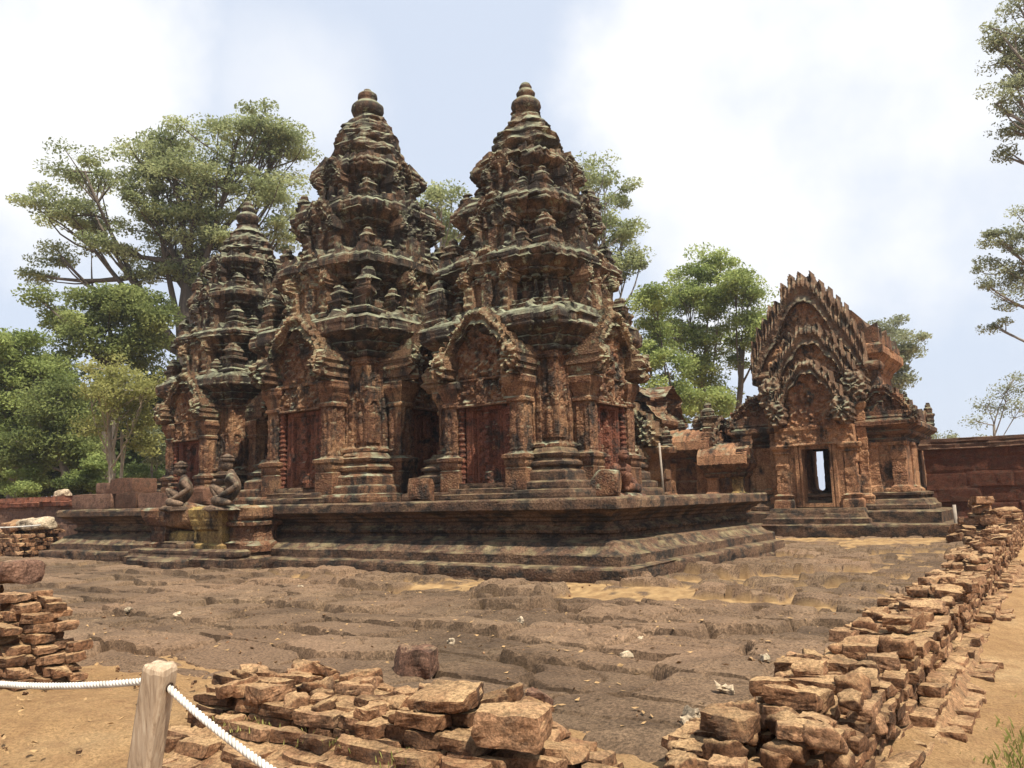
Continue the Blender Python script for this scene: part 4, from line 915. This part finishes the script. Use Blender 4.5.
nz = lambda s, k, sd: float(vn(np.array([[s * k, sd * 1.7, .3]]), sd)[0])
coursed('ruined_brick_wall', 'long crumbling laterite brick wall beside the sunlit dirt path', -1.72, -1.06, 4.2, 27.5, 'y',
        lambda s, a: .26 + .013 * s + .11 * nz(s, .55, 3) + .06 * nz(s, 1.9, 5) - .16 * max(0, .45 - a) + (.25 if s > 20.5 else 0) - .22 * max(0, 1.1 - s), -.2, 801, skew=-.012)
coursed('ruined_wall_footing', 'low brick footing at the path side of the long crumbling wall', -1.08, -.70, 4.5, 20, 'y', lambda s, a: .0 + .09 * nz(s, .8, 9) - .1 * (a > .5), -.24, 805, skew=-.012)
coursed('ruined_brick_wall', 'stepped ruined brick wall right behind the wooden rope post', -4.95, -2.25, 3.35, 4.2, 'x',
        lambda s, a: .40 + .10 * nz(s, .9, 13) - .05 * (a > .66) - .35 * max(0, s - 2.0), -.2, 811, skew=.02)
coursed('ruined_wall_footing', 'mossy lower brick ledge under the white rope near the post', -4.75, -2.5, 2.78, 3.36, 'x', lambda s, a: .06 + .17 * a + .05 * nz(s, .9, 19), -.2, 815, skew=.02)
coursed('ruined_brick_wall', 'ruined brick wall end across the dirt gap from the rope post', -14, -7.05, 3.2, 3.75, 'x',
        lambda s, a: .76 + .07 * nz(s, .8, 23) - .75 * max(0, s - 6.2) ** 1.2 - .12 * (a < .34), -.1, 821)

coursed('ruined_brick_wall', 'low eroded brick wall under the distant rope beyond the platform end', -35.5, -27.9, 12.2, 13.6, 'x', lambda s, a: .62 + .34 * a + .14 * nz(s, .6, 33) + .05 * nz(s, 2, 35), -.15, 831, hc=.13)
BM = []
for j in range(16):
    b = MB(); b.add(*BV[j]); BM.append(b.mesh('loose_brick', M_BRICK, False))
SM = []
for j in range(10):
    b = MB(); b.add(*RV[j]); SM.append(b.mesh('rubble_stone', M_BRICK, True))
def loose(loc, rz, tilt, sc_, label, group, round_=False, j=None):
    me = (SM if round_ else BM); me = me[RS.randint(len(me)) if j is None else j]
    o = link('rubble_stone' if round_ else 'loose_brick', me, None, loc, (tilt[0], tilt[1], rz), sc_ if isinstance(sc_, tuple) else (sc_,) * 3)
    return tag(o, label, 'rubble' if round_ else 'brick', group)
G1, L1, L1r = 'loose bricks on the long wall', 'weathered brick lying loose on the long ruined wall beside the path', 'rounded rubble stone on the inner slope of the long ruined wall'
wt = lambda y: .26 + .013 * (y - 4.2) + .13 * nz(y - 4.2, .55, 3) + .06 * nz(y - 4.2, 1.9, 5)
for k in range(135):                                       # the top of the long wall and its inner slope
    y = 4.3 + 21.5 * (RS.rand() ** 1.7); f = RS.rand(); x = -1.10 - f * .82 - .012 * (y - 4.2); z = (wt(y) + RS.uniform(-.03, .03)) if f < .55 else wt(y) * (1 - (f - .55) / .5) - .02 + RS.uniform(0, .1)
    rd = RS.rand() < (.2 if f < .55 else .45)
    loose((x, y, max(z - .03, -.04)), RS.choice([0, 0, math.pi / 2]) + RS.normal() * .2, (RS.normal() * .08, RS.normal() * .08), RS.uniform(.85, 1.3), L1r if rd else L1, G1 if not rd else 'rubble on the long wall', rd)
for k in range(30):                                        # the heap at the corner nearest the camera
    x, y = RS.uniform(-2.0, -1.0), RS.uniform(3.9, 5.4); z = .0 + .16 * np.exp(-((x + 1.4) ** 2 / .25)) + RS.uniform(-.04, .04)
    rd = RS.rand() < .45
    loose((x, y, z), RS.normal() * .35, (RS.normal() * .1, RS.normal() * .1), RS.uniform(.8, 1.15), 'rubble stone in the heap at the near corner of the walls' if rd else 'brick in the heap at the near corner of the walls', 'rubble heap at the near wall corner' if rd else 'brick heap at the near wall corner', rd)
for k in range(16):                                        # fallen on the path
    y = 4.6 + 17 * RS.rand(); x = -.62 - .012 * y + RS.normal() * .16
    loose((x, y, -.2 + RS.uniform(0, .04)), RS.uniform(0, 3.1), (RS.normal() * .1, RS.normal() * .1), RS.uniform(.6, .95), 'fallen stone lying on the dirt path at the foot of the wall', 'stones fallen on the path', True)
for k in range(26):                                        # the heap far along the path
    h_ = RS.rand(); x, y = -2.1 + RS.normal() * .5 * (1.2 - h_), 25.2 + RS.normal() * 1.2 * (1.2 - h_)
    loose((x, y, .15 + .9 * h_), RS.uniform(0, 3.1), (RS.normal() * .1, RS.normal() * .1), RS.uniform(1.8, 2.6), 'flat stone stacked in the heap at the far end of the path', 'stacked stones at the far end of the path')
G2 = 'loose bricks on the wall behind the post'
for k in range(40):
    x = -4.9 + 2.3 * RS.rand(); y = 3.42 + .75 * RS.rand() + .02 * (x + 5); z = .40 + .10 * nz(x + 4.95, .9, 13) - .02
    rd = RS.rand() < .35
    loose((x, y, z - .04), RS.choice([0, math.pi / 2]) + RS.normal() * .4, (RS.normal() * .1, RS.normal() * .1), RS.uniform(.7, 1.05), 'rounded stone lying on the wall behind the rope post' if rd else 'brick lying loose on the wall behind the rope post', G2 if not rd else 'rubble on the wall behind the post', rd)
for k in range(16):
    x = -5.2 + 1.6 * RS.rand(); y = 3.0 + 1.3 * RS.rand()
    loose((x, y, -.05 + RS.uniform(0, .12)), RS.uniform(0, 3.1), (RS.normal() * .2, RS.normal() * .2), RS.uniform(.7, 1.0), 'rubble stone at the foot of the rope post', 'rubble at the foot of the post', True)
for k in range(22):
    x = -12.5 + 5.2 * RS.rand() ** .7; y = 3.28 + .42 * RS.rand(); z = .76 + .07 * nz(x + 14, .8, 23) - .75 * max(0, x + 14 - 6.2) ** 1.2
    loose((x, y, z - .05), RS.choice([0, math.pi / 2]) + RS.normal() * .3, (RS.normal() * .1, RS.normal() * .1), RS.uniform(.8, 1.2), 'brick lying loose on the wall end across the dirt gap', 'loose bricks across the dirt gap')
for k in range(9):
    x = -7.2 + .35 * RS.rand(); y = 3.1 + .8 * RS.rand()
    loose((x, y, -.05), RS.uniform(0, 3.1), (0, 0), RS.uniform(.6, 1.0), 'stone fallen into the dirt gap beside the wall end', 'stones in the dirt gap', True)
def hero(px, py, z, size, seed, rz, m, label, tilt=(0, 0)):
    d = at(px, py, 1) - np.array([0, 0, EYE]); t = (z - EYE) / d[2]; p = np.array([0, 0, EYE]) + d * t
    V, F = rock(*size, seed, 9, .14, .045); b = MB(); b.add(V, F); o = b.build('loose_brick', m, None, smooth=False, loc=p, rot=(tilt[0], tilt[1], rz)); tag(o, label, 'brick'); return o
hero(415, 676, -.05, (.40, .30, .24), 1001, .3, M_LATD, 'dark squarish block sitting on the paving edge behind the near wall')
hero(447, 706, .36, (.37, .27, .10), 1002, .1, M_BRICK, 'broad flat ochre slab below the dark block on the near wall', (.02, -.05))
hero(515, 742, .26, (.33, .25, .17), 1003, .25, M_BRICK, 'thick ochre block at the right end of the near wall')
hero(538, 706, .33, (.13, .12, .09), 1004, .25, M_LATD, 'small rounded dark cobble perched at the near wall end')
hero(815, 692, .20, (.36, .17, .12), 1005, -.25, M_BRICK, 'long brown brick jutting over the paving from the long wall')
hero(6, 583, .80, (.62, .38, .20), 1006, .1, M_LATD, 'big dark rounded block crowning the wall end across the gap')

# gravel and pale pebbles on the paving and the path
b = MB(); gm = [rock(.05, .04, .03, 970 + j, 2, .4, .1) for j in range(6)]
for k in range(1500):
    if k % 4 == 0: x, y = RS.uniform(-14, -2), 3 + 10 * RS.rand() ** 1.2
    else: x, y = RS.uniform(-.9, 1.2) - .01, 3.5 + 16 * RS.rand() ** 1.5
    if k % 9 == 0: x, y = RS.uniform(-7.5, -5), RS.uniform(1.8, 4.3)
    V, F = gm[RS.randint(6)]; s_ = RS.uniform(.2, .75); V = orient(V * s_, RS.rand() * 3, RS.rand() * 3, RS.rand() * 3)
    z = pave_z(x, y) if (y > 4.2 and x < -2) else (-.21 if x > -1.2 else .04)
    b.add(V + np.array([x, y, z]), F)
o = b.build('gravel', M_BRICK); tag(o, kind='stuff')
b = MB(); vv = []                                           # dry leaves blown over the court and the path
for k in range(650):
    x, y = ((RS.uniform(-13, -2.2), 4.4 + 7 * RS.rand()) if k % 3 else ((RS.uniform(-.6, .9), 4 + 12 * RS.rand()) if k % 2 else (RS.uniform(-7, -5), RS.uniform(2, 4.2))))
    z = (pave_z(x, y) if (y > 4.2 and x < -2) else (-.2 if x > -1.2 else .09)) + .012; a = RS.rand() * 6.28; l = RS.uniform(.018, .04); c_, s_ = math.cos(a) * l, math.sin(a) * l; t_ = RS.normal(size=4) * .008
    vv += [(x - c_, y - s_, z + t_[0]), (x + s_ * .4, y - c_ * .4, z + t_[1]), (x + c_, y + s_, z + t_[2]), (x - s_ * .4, y + c_ * .4, z + t_[3])]
b.add(np.array(vv), np.arange(len(vv)).reshape(-1, 4)); o = b.build('fallen_leaves', plain('dry_leaf', (0.30, 0.19, 0.09), 0.5, 9)); tag(o, kind='stuff')
for (px, py, s_) in ((629, 653, 1.5), (729, 696, 1.5), (518, 626, 1.2), (694, 718, 1.2), (688, 722, 1.0), (178, 616, 1.2), (130, 612, .9), (836, 648, 1.6), (640, 640, .8), (452, 640, .9), (766, 668, 1.1), (300, 592, .9)):
    d = at(px, py, 1) - np.array([0, 0, EYE]); p = np.array([0, 0, EYE]) + d * ((.0 - EYE) / d[2]); p[2] = pave_z(p[0], p[1]) - .006
    V, F = rock(.075, .05, .04, int(px), 4, .45, .12); bb = MB(); bb.add(V * s_, F); o = bb.build('pebble', M_PALE, None, loc=p, rot=(0, 0, px)); tag(o, 'pale pebble lying loose on the worn dark paving', 'pebble', 'pale pebbles on the paving')
# crumpled plastic on the path
n_ = 22; g = np.linspace(-1, 1, n_); X, Y = np.meshgrid(g, g); P = np.stack([X.ravel() * .17, Y.ravel() * .30, 0 * X.ravel()], 1)
P[:, 2] = .05 * np.abs(fbm(P * 9, 5, 3)) + .01; P[:, 0] += .04 * fbm(P * 7, 8, 2); P[:, 1] += .05 * fbm(P * 7, 9, 2)
b = MB(); b.add(P, gridF(n_, n_)); b.add(P - np.array([0, 0, .004]), gridF(n_, n_)[:, ::-1]); o = b.build('plastic_sheet', M_PLASTIC, None, loc=(-.62, 8.15, -.2), rot=(0, 0, .4)); tag(o, 'crumpled scrap of grey plastic lying on the dirt path', 'litter')
# grass tufts by the path and in the wall
def grass(cs, n, hgt, spread):
    out = []; tint = []
    for (x, y, z) in cs:
        for k in range(n):
            a = RS.rand() * 6.28; px, py = x + RS.normal() * spread, y + RS.normal() * spread * 1.4; h = hgt * RS.uniform(.4, 1.15); lx, ly = math.cos(a) * h * .45, math.sin(a) * h * .45; w = .0035
            out.append([(px - w * math.sin(a), py + w * math.cos(a), z), (px + w * math.sin(a), py - w * math.cos(a), z), (px + lx * .4 + w * .7 * math.sin(a), py + ly * .4 - w * .7 * math.cos(a), z + h * .7), (px + lx, py + ly, z + h)]); tint.append(RS.rand())
    return np.array(out).reshape(-1, 3), np.array(tint)
V1, t1 = grass([(-.45 + RS.normal() * .10, 5.9 + RS.normal() * .45, -.21) for _ in range(9)] + [(-.2 + RS.normal() * .14, 7.2 + RS.normal() * .8, -.21) for _ in range(9)], 40, .095, .08)
V2, t2 = grass([(RS.uniform(-4.6, -3.0), 3.3 + RS.normal() * .05, .16) for _ in range(14)], 12, .035, .05)
b = MB(); b.add(V1, np.arange(len(V1)).reshape(-1, 4)); b.add(V2, np.arange(len(V2)).reshape(-1, 4)); o = b.build('grass', M_GRASS); tag(o, kind='stuff')
a_ = o.data.attributes.new('tint', 'FLOAT', 'FACE'); a_.data.foreach_set('value', np.concatenate([t1, t2]).astype(np.float32))

# ------------------------------------------------------------------ rope post and ropes
PD = 3.0; ptop = at(161, 664, PD); pbot = at(141, 790, PD * 1.0); ax = ptop - pbot; ax /= np.linalg.norm(ax); fwd = np.array(cf); fwd[2] = 0; fwd /= np.linalg.norm(fwd)
sx = np.cross(fwd, ax); sx /= np.linalg.norm(sx); sy = np.cross(ax, sx); L_ = (ptop[2] + .15) / ax[2]; base = ptop - ax * L_
th = R_(-14); sx, sy = sx * math.cos(th) + sy * math.sin(th), sy * math.cos(th) - sx * math.sin(th)
prof = [(.050, 0), (.050, L_ - .024), (.046, L_ - .008), (.036, L_)]
V, F = sweep(rect(-.001, -.001, .001, .001), [(o - .001, z) for o, z in dense(prof, .02)], .02, .02, None); 
V = V.reshape(-1, 3); ring = []
for (o, z) in dense(prof, .02):
    for k in range(20):
        a = k * 2 * math.pi / 20; c_, s_ = math.cos(a), math.sin(a); q = max(abs(c_), abs(s_)); rr = o / q * (1 - .10 * (min(abs(c_), abs(s_)) / q) ** 6); ring.append((rr * c_, rr * s_, z))
ring = np.array(ring); ring[:, :2] *= (1 + .02 * fbm(ring * np.array([30, 30, 4]), 3, 2))[:, None]; ring[:, 2] += np.where(ring[:, 2] > L_ - .03, .008 * vn(ring * 40, 2), 0)
nr = len(ring) // 20; Vv = np.vstack([ring, ring[-20:].mean(0)[None]]); i = np.arange(20)
M3 = np.stack([sx, sy, ax], 1); b = MB(); b.add(Vv @ M3.T, [gridF(nr, 20, True), np.stack([(nr - 1) * 20 + i, (nr - 1) * 20 + (i + 1) % 20, np.full(20, nr * 20)], 1)])
po = b.build('rope_post', M_WOOD, None, loc=base, smooth=False); tag(po, 'weathered square wooden post with the white rope threaded through it', 'post')
hole = base + ax * (L_ - .075)
for sg, dd in ((1, sx), (-1, sx)):
    b = MB(); V, F = lathe([(.018, 0), (.018, .006), (.012, .006), (.012, .001)], 14); R3 = np.array(Vector(sg * dd).to_track_quat('Z', 'Y').to_matrix()); b.add(V @ R3.T, F); b.build('rope_hole', M_DARKIN, po, loc=hole - base + sg * dd * .0497)
ct = base + ax * (L_ * .5)
def rope_path(p0, p1, sag, n): t = np.linspace(0, 1, n)[:, None]; q = p0 * (1 - t) + p1 * t; q[:, 2] -= sag * 4 * (t * (1 - t))[:, 0]; return q
def rope(path, label, r=.0070, pitch=.062, par=None):
    d = np.linalg.norm(np.diff(path, axis=0), axis=1); s = np.concatenate([[0], np.cumsum(d)]); ns = int(s[-1] / .0065); ss = np.linspace(0, s[-1], ns)
    P = np.stack([np.interp(ss, s, path[:, k]) for k in range(3)], 1); T = np.gradient(P, axis=0); T /= np.linalg.norm(T, axis=1)[:, None]
    A = np.cross(T, np.array([0, 0, 1.0])); A /= np.linalg.norm(A, axis=1)[:, None]; B = np.cross(T, A); b = MB()
    for k in range(3):
        ph = ss / pitch * 2 * math.pi + k * 2.0944; b.add(*tube(P + (A * np.cos(ph)[:, None] + B * np.sin(ph)[:, None]) * r * 1.12, r * .92, 8))
    b.add(*tube(P[::6], r * 1.0, 6)); o = b.build('rope', M_ROPE, None, smooth=True); return tag(o, label, 'rope')
pl = np.array(at(-170, 640, 4.4)); pr_ = np.array(at(420, 850, 2.25))
rope(rope_path(hole - sx * .045, pl, .10, 60), 'white twisted rope running from the post toward the dirt gap')
rope(rope_path(hole + sx * .045, pr_, .05, 60), 'white twisted rope hanging from the post in front of the mossy ledge')
rope(rope_path(np.array([-34.0, 11.9, 1.15]), np.array([-26.6, 12.3, 1.05]), .12, 40), 'distant pale rope strung above the low eroded wall', r=.012, pitch=.2)

# ------------------------------------------------------------------ trees
UPV = np.array([0, 0, 1.0])
def leaves(cent, rad, n, ls, r_, flat=1.0):
    d = r_.normal(size=(n, 3)); d /= np.linalg.norm(d, axis=1)[:, None]; q = r_.rand(n) ** .45
    P = cent + d * q[:, None] * np.array(rad)
    nn = r_.normal(size=(n, 3)) + np.array([0, 0, .9 * flat]); nn /= np.linalg.norm(nn, axis=1)[:, None]
    a = np.cross(nn, r_.normal(size=(n, 3))); a /= np.linalg.norm(a, axis=1)[:, None]; b_ = np.cross(nn, a)
    l = ls * r_.uniform(.55, 1.3, n)[:, None]; w = l * r_.uniform(.35, .6, n)[:, None]
    return np.stack([P - a * l * .5, P + b_ * w * .5 + a * l * .05, P + a * l * .5, P - b_ * w * .5 + a * l * .05], 1).reshape(-1, 3)

def tree(name, label, base, fork, ells, D, mat, barkm, tr, nleaf, ls, clump, seed, cat='tree', group='trees around the temple', limbs=True, flat=.55, dens=1.0, thin=.5):
    """ells: crown lobes as (px, py, half width, half height) in pixels of the photograph at depth D; each is filled with leaf clumps on limbs."""
    r_ = np.random.RandomState(seed); k = D / FPX; base = np.array(base, float); fork = np.array(fork, float)
    root = empty(name, base, label, cat, group); LV = []; tint = []; tb = MB()
    m = 9; t = np.linspace(0, 1, m)[:, None]; tp = base * (1 - t) + fork * t + r_.normal(size=(m, 3)) * tr * .5 * np.sin(t * math.pi); tp[0] = base; tp[-1] = fork
    tb.add(*tube(tp - base, tr * (1.25 - .5 * t[:, 0]) * np.where(t[:, 0] < .06, 1.35, 1), 10))
    for (px, py, hw, hh) in ells:
        c = at(px, py, D * r_.uniform(.985, 1.015)); rw, rh = hw * k, hh * k; rd = min(rw, 3.4 if rw > 2 else rw * 1.1)
        if limbs:
            st_ = tp[r_.randint(5, m)]; tt = np.linspace(0, 1, 8)[:, None]; mid = st_ * .45 + c * .55 + np.array([0, 0, -.12 * np.linalg.norm(c - st_)]) + r_.normal(size=3) * .3
            lp = st_ * (1 - tt) ** 2 + 2 * mid * tt * (1 - tt) + c * tt ** 2; r0 = tr * .42
            tb.add(*tube(lp - base, r0 * (1 - .75 * tt[:, 0]), 7))
        nclump = max(3, int(dens * hw * hh / 55))
        for q in range(nclump):
            d = r_.normal(size=3); d /= np.linalg.norm(d); cc = c + d * (r_.rand() ** .5) * np.array([rd if False else rw * .9, rd, rh]) * np.array([1, 1, 1])
            # keep the lobe's breadth across the view: x of the ellipsoid lies along the picture's horizontal
            dd = cc - c; cc = c + dd[0] * np.array([cr0.x, cr0.y, 0]) + dd[1] * np.array([-math.sin(YAW), math.cos(YAW), 0]) + np.array([0, 0, dd[2]])
            s_ = clump * r_.uniform(.6, 1.3); LV.append(leaves(cc, (s_, s_, s_ * flat), int(nleaf * 1.7 * r_.uniform(.6, 1.3)), ls * .74, r_, 1.0)); tint.append(np.full(len(LV[-1]) // 4, r_.rand()) * .6 + .4 * r_.rand(len(LV[-1]) // 4))
            if limbs and r_.rand() < .8:
                f = lp[r_.randint(4, 8)]; tt = np.linspace(0, 1, 5)[:, None]; mid = (f + cc) / 2 + r_.normal(size=3) * .12 * np.linalg.norm(cc - f)
                tb.add(*tube(f * (1 - tt) ** 2 + 2 * mid * tt * (1 - tt) + cc * tt ** 2 - base, tr * .13 * thin * 2 * (1 - .7 * tt[:, 0]), 5, False))
    V = np.concatenate(LV) - base; b = MB(); b.add(V, np.arange(len(V)).reshape(-1, 4)); o = b.build('crown', mat, root)
    a_ = o.data.attributes.new('tint', 'FLOAT', 'FACE'); a_.data.foreach_set('value', np.concatenate(tint).astype(np.float32))
    tb.build('trunk', barkm, root, smooth=True); return root
def ground_xy(px, py, D): p = at(px, py, D); return (p[0], p[1], -.3)
tree('spreading_tree', 'huge spreading tree with layered olive crown behind the lower tower', ground_xy(187, 330, 52), at(189, 262, 52),
     [(240, 130, 66, 24), (170, 140, 36, 18), (280, 150, 34, 30), (150, 172, 62, 24), (85, 172, 46, 16), (60, 205, 42, 14), (95, 215, 50, 15), (60, 255, 42, 9), (110, 250, 46, 10), (205, 185, 66, 30), (275, 195, 38, 26), (165, 222, 56, 24), (215, 240, 44, 34), (170, 270, 34, 22), (40, 275, 16, 4), (282, 235, 30, 16), (215, 285, 38, 24)],
     52, M_LF_OLIVE, M_BARKD, .62, 190, .31, 1.15, 11, dens=1.0, flat=.42)
tree('leafy_tree', 'dense mid green tree in front of the huge spreading tree', ground_xy(110, 400, 45), at(112, 345, 45), [(112, 296, 52, 20), (150, 312, 28, 22), (95, 330, 56, 26), (60, 318, 18, 14), (150, 342, 24, 20), (40, 300, 12, 6), (120, 355, 40, 16)], 45, M_LF_GREEN, M_BARKD, .35, 190, .30, 1.0, 12, dens=1.25)
tree('leafy_tree', 'light green bushy tree at the far courtyard corner, nearest the photo edge', ground_xy(15, 470, 42), at(20, 400, 42), [(12, 345, 34, 26), (38, 368, 40, 24), (0, 380, 34, 34), (30, 410, 44, 26), (-12, 420, 40, 40)], 42, M_LF_BRIGHT, M_BARKG, .25, 190, .27, .9, 13, dens=1.2)
tree('leafy_tree', 'bushy green tree between the corner tree and the slender pale tree', ground_xy(62, 480, 40), at(66, 430, 40), [(60, 400, 34, 22), (40, 440, 36, 26), (84, 428, 24, 30), (70, 455, 36, 22), (15, 455, 36, 26)], 40, M_LF_GREEN, M_BARKG, .2, 190, .25, .85, 14, dens=1.3)
tree('slender_tree', 'slender yellowish tree with pale forked trunk by the cut blocks', at(113, 500, 36) * np.array([1, 1, 0]) + np.array([0, 0, -.2]), at(110, 425, 36), [(118, 372, 36, 14), (92, 388, 24, 16), (145, 390, 26, 18), (118, 402, 46, 18), (146, 425, 22, 24), (98, 424, 28, 14), (125, 385, 40, 16)], 36, M_LF_YEL, M_BARKP, .10, 85, .20, .6, 15, dens=1.2, thin=1.0)
tree('slender_tree', 'thin pale young tree right of the forked trunk', at(121, 500, 36.5) * np.array([1, 1, 0]) + np.array([0, 0, -.2]), at(122, 430, 36.5), [(128, 395, 20, 16), (148, 445, 16, 14), (150, 410, 12, 16)], 36.5, M_LF_YEL, M_BARKP, .075, 75, .2, .55, 16, dens=1.2, thin=1.0)
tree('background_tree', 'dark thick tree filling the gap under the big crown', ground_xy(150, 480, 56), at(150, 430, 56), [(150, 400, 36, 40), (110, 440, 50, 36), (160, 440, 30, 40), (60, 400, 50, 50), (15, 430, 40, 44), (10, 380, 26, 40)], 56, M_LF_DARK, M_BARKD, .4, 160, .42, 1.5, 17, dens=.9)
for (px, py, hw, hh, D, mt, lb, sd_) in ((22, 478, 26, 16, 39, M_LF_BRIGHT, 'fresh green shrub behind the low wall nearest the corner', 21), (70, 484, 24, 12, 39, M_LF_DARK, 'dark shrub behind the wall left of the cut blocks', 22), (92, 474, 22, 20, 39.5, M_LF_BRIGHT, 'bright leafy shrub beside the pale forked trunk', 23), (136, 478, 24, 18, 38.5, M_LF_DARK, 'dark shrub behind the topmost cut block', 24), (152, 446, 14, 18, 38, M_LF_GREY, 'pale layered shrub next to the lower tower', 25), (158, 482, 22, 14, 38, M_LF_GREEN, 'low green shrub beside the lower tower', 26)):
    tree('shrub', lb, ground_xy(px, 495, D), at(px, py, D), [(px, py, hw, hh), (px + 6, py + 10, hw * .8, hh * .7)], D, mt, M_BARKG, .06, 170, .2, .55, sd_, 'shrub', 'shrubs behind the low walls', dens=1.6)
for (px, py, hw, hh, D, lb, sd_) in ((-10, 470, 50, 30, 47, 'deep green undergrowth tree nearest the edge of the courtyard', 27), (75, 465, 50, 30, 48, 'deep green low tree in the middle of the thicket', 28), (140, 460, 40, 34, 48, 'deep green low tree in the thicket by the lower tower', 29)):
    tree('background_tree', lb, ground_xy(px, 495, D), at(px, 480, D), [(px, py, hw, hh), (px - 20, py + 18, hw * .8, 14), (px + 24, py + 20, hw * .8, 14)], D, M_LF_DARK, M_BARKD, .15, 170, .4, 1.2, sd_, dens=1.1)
tree('background_tree', 'pale olive tree showing between the two biggest towers', ground_xy(436, 400, 52), at(438, 250, 52), [(442, 200, 22, 16), (432, 220, 28, 20), (450, 240, 20, 20), (415, 215, 22, 14), (470, 225, 14, 20)], 52, M_LF_OLIVE, M_BARKG, .3, 170, .3, .95, 31, dens=1.3)
tree('background_tree', 'tall airy olive tree rising behind the slim tower', ground_xy(598, 400, 48), at(600, 260, 48), [(590, 172, 22, 16), (605, 195, 34, 22), (600, 225, 40, 24), (622, 240, 22, 26), (628, 270, 18, 16), (605, 265, 30, 24), (640, 262, 8, 10), (575, 200, 20, 20)], 48, M_LF_OLIVE, M_BARKG, .28, 120, .28, .8, 32, dens=1.15, flat=.6)
tree('tall_tree', 'tall light green tree with dark trunk beside the gabled building', at(743, 500, 50) * np.array([1, 1, 0]), at(741, 345, 50), [(748, 290, 26, 20), (760, 310, 16, 24), (738, 275, 22, 16), (745, 330, 24, 22), (758, 345, 12, 16), (735, 365, 18, 12)], 50, M_LF_BRIGHT, M_BARKD, .2, 150, .28, .85, 33, dens=1.2)
tree('tall_tree', 'broad light green tree above the stone galleries', at(702, 500, 52) * np.array([1, 1, 0]), at(703, 360, 52), [(712, 265, 30, 16), (690, 288, 44, 24), (720, 300, 34, 30), (680, 325, 42, 26), (710, 345, 40, 26), (700, 375, 34, 16), (715, 400, 30, 16), (690, 410, 30, 14)], 52, M_LF_BRIGHT, M_BARKG, .24, 170, .3, .95, 34, dens=1.15)
tree('tall_tree', 'green tree leaning over the collapsed hall roof', at(668, 500, 47) * np.array([1, 1, 0]), at(670, 390, 47), [(655, 300, 24, 24), (648, 340, 24, 30), (668, 370, 32, 22), (690, 395, 26, 18), (655, 400, 26, 18), (720, 402, 18, 14)], 47, M_LF_BRIGHT, M_BARKD, .2, 170, .28, .9, 35, dens=1.2)
tree('background_tree', 'olive tree rising behind the gabled building roof', ground_xy(893, 420, 62), at(893, 385, 62), [(893, 328, 22, 12), (905, 345, 24, 14), (885, 355, 22, 18), (900, 375, 16, 14), (892, 392, 12, 10)], 62, M_LF_GREY, M_BARKG, .3, 150, .34, 1.0, 36, dens=1.5)
tree('overhanging_tree', 'overhanging tree with drooping sprays reaching in above the path', (5.5, 31.5, -.2), at(1095, 60, 30), [(998, 30, 22, 12), (994, 48, 20, 8), (1003, 62, 16, 10), (996, 104, 18, 14), (1008, 90, 14, 12), (1010, 128, 12, 8), (1010, 158, 10, 12), (1028, 60, 24, 40), (1018, 5, 16, 12), (1038, 120, 24, 30)], 30, M_LF_GREY, M_BARKG, .35, 85, .17, .45, 41, dens=1.5, flat=.5)
tree('overhanging_tree', 'grey green tree with hanging sprays above the enclosure wall', (4.0, 42, -.2), at(1070, 300, 40), [(993, 232, 26, 14), (999, 262, 24, 14), (987, 285, 14, 8), (1003, 300, 16, 10), (995, 325, 16, 8), (1025, 270, 22, 40), (1027, 225, 22, 16)], 40, M_LF_GREY, M_BARKG, .3, 95, .2, .55, 42, dens=1.3, flat=.5)
tree('sparse_tree', 'sparse half bare tree behind the enclosure wall', at(992, 470, 44) * np.array([1, 1, 0]), at(994, 425, 44), [(985, 405, 20, 12), (1008, 385, 20, 14), (1020, 410, 14, 18), (1015, 375, 12, 8), (975, 420, 14, 8)], 44, M_LF_GREY, M_BARKG, .09, 38, .18, .6, 43, dens=2.2, thin=1.1)
tree('background_tree', 'low distant treetop showing over the gabled building corner wall', ground_xy(955, 470, 75), at(950, 442, 75), [(950, 438, 20, 5), (980, 440, 24, 4), (925, 436, 10, 5)], 75, M_LF_GREY, M_BARKG, .2, 90, .3, .8, 44, dens=2)

# ------------------------------------------------------------------ the hazy air over the temple grounds
hm = bpy.data.materials.new('haze_air'); hm.use_nodes = True; hn, hl = hm.node_tree.nodes, hm.node_tree.links; hn.clear()
ho = hn.new('ShaderNodeOutputMaterial'); pv = hn.new('ShaderNodeVolumePrincipled'); pv.inputs['Color'].default_value = (0.90, 0.93, 1.0, 1); pv.inputs['Density'].default_value = 0.0005; pv.inputs['Anisotropy'].default_value = 0.3
hl.new(pv.outputs['Volume'], ho.inputs['Volume'])
b = MB(); V = np.array([(x, y, z) for z in (-2.5, 40) for x, y in ((-430, -75), (430, -75), (430, 440), (-430, 440))], float)
b.add(V, np.array([(0, 3, 2, 1), (4, 5, 6, 7), (0, 1, 5, 4), (1, 2, 6, 5), (2, 3, 7, 6), (3, 0, 4, 7)])); o = b.build('haze', hm); tag(o, kind='stuff')
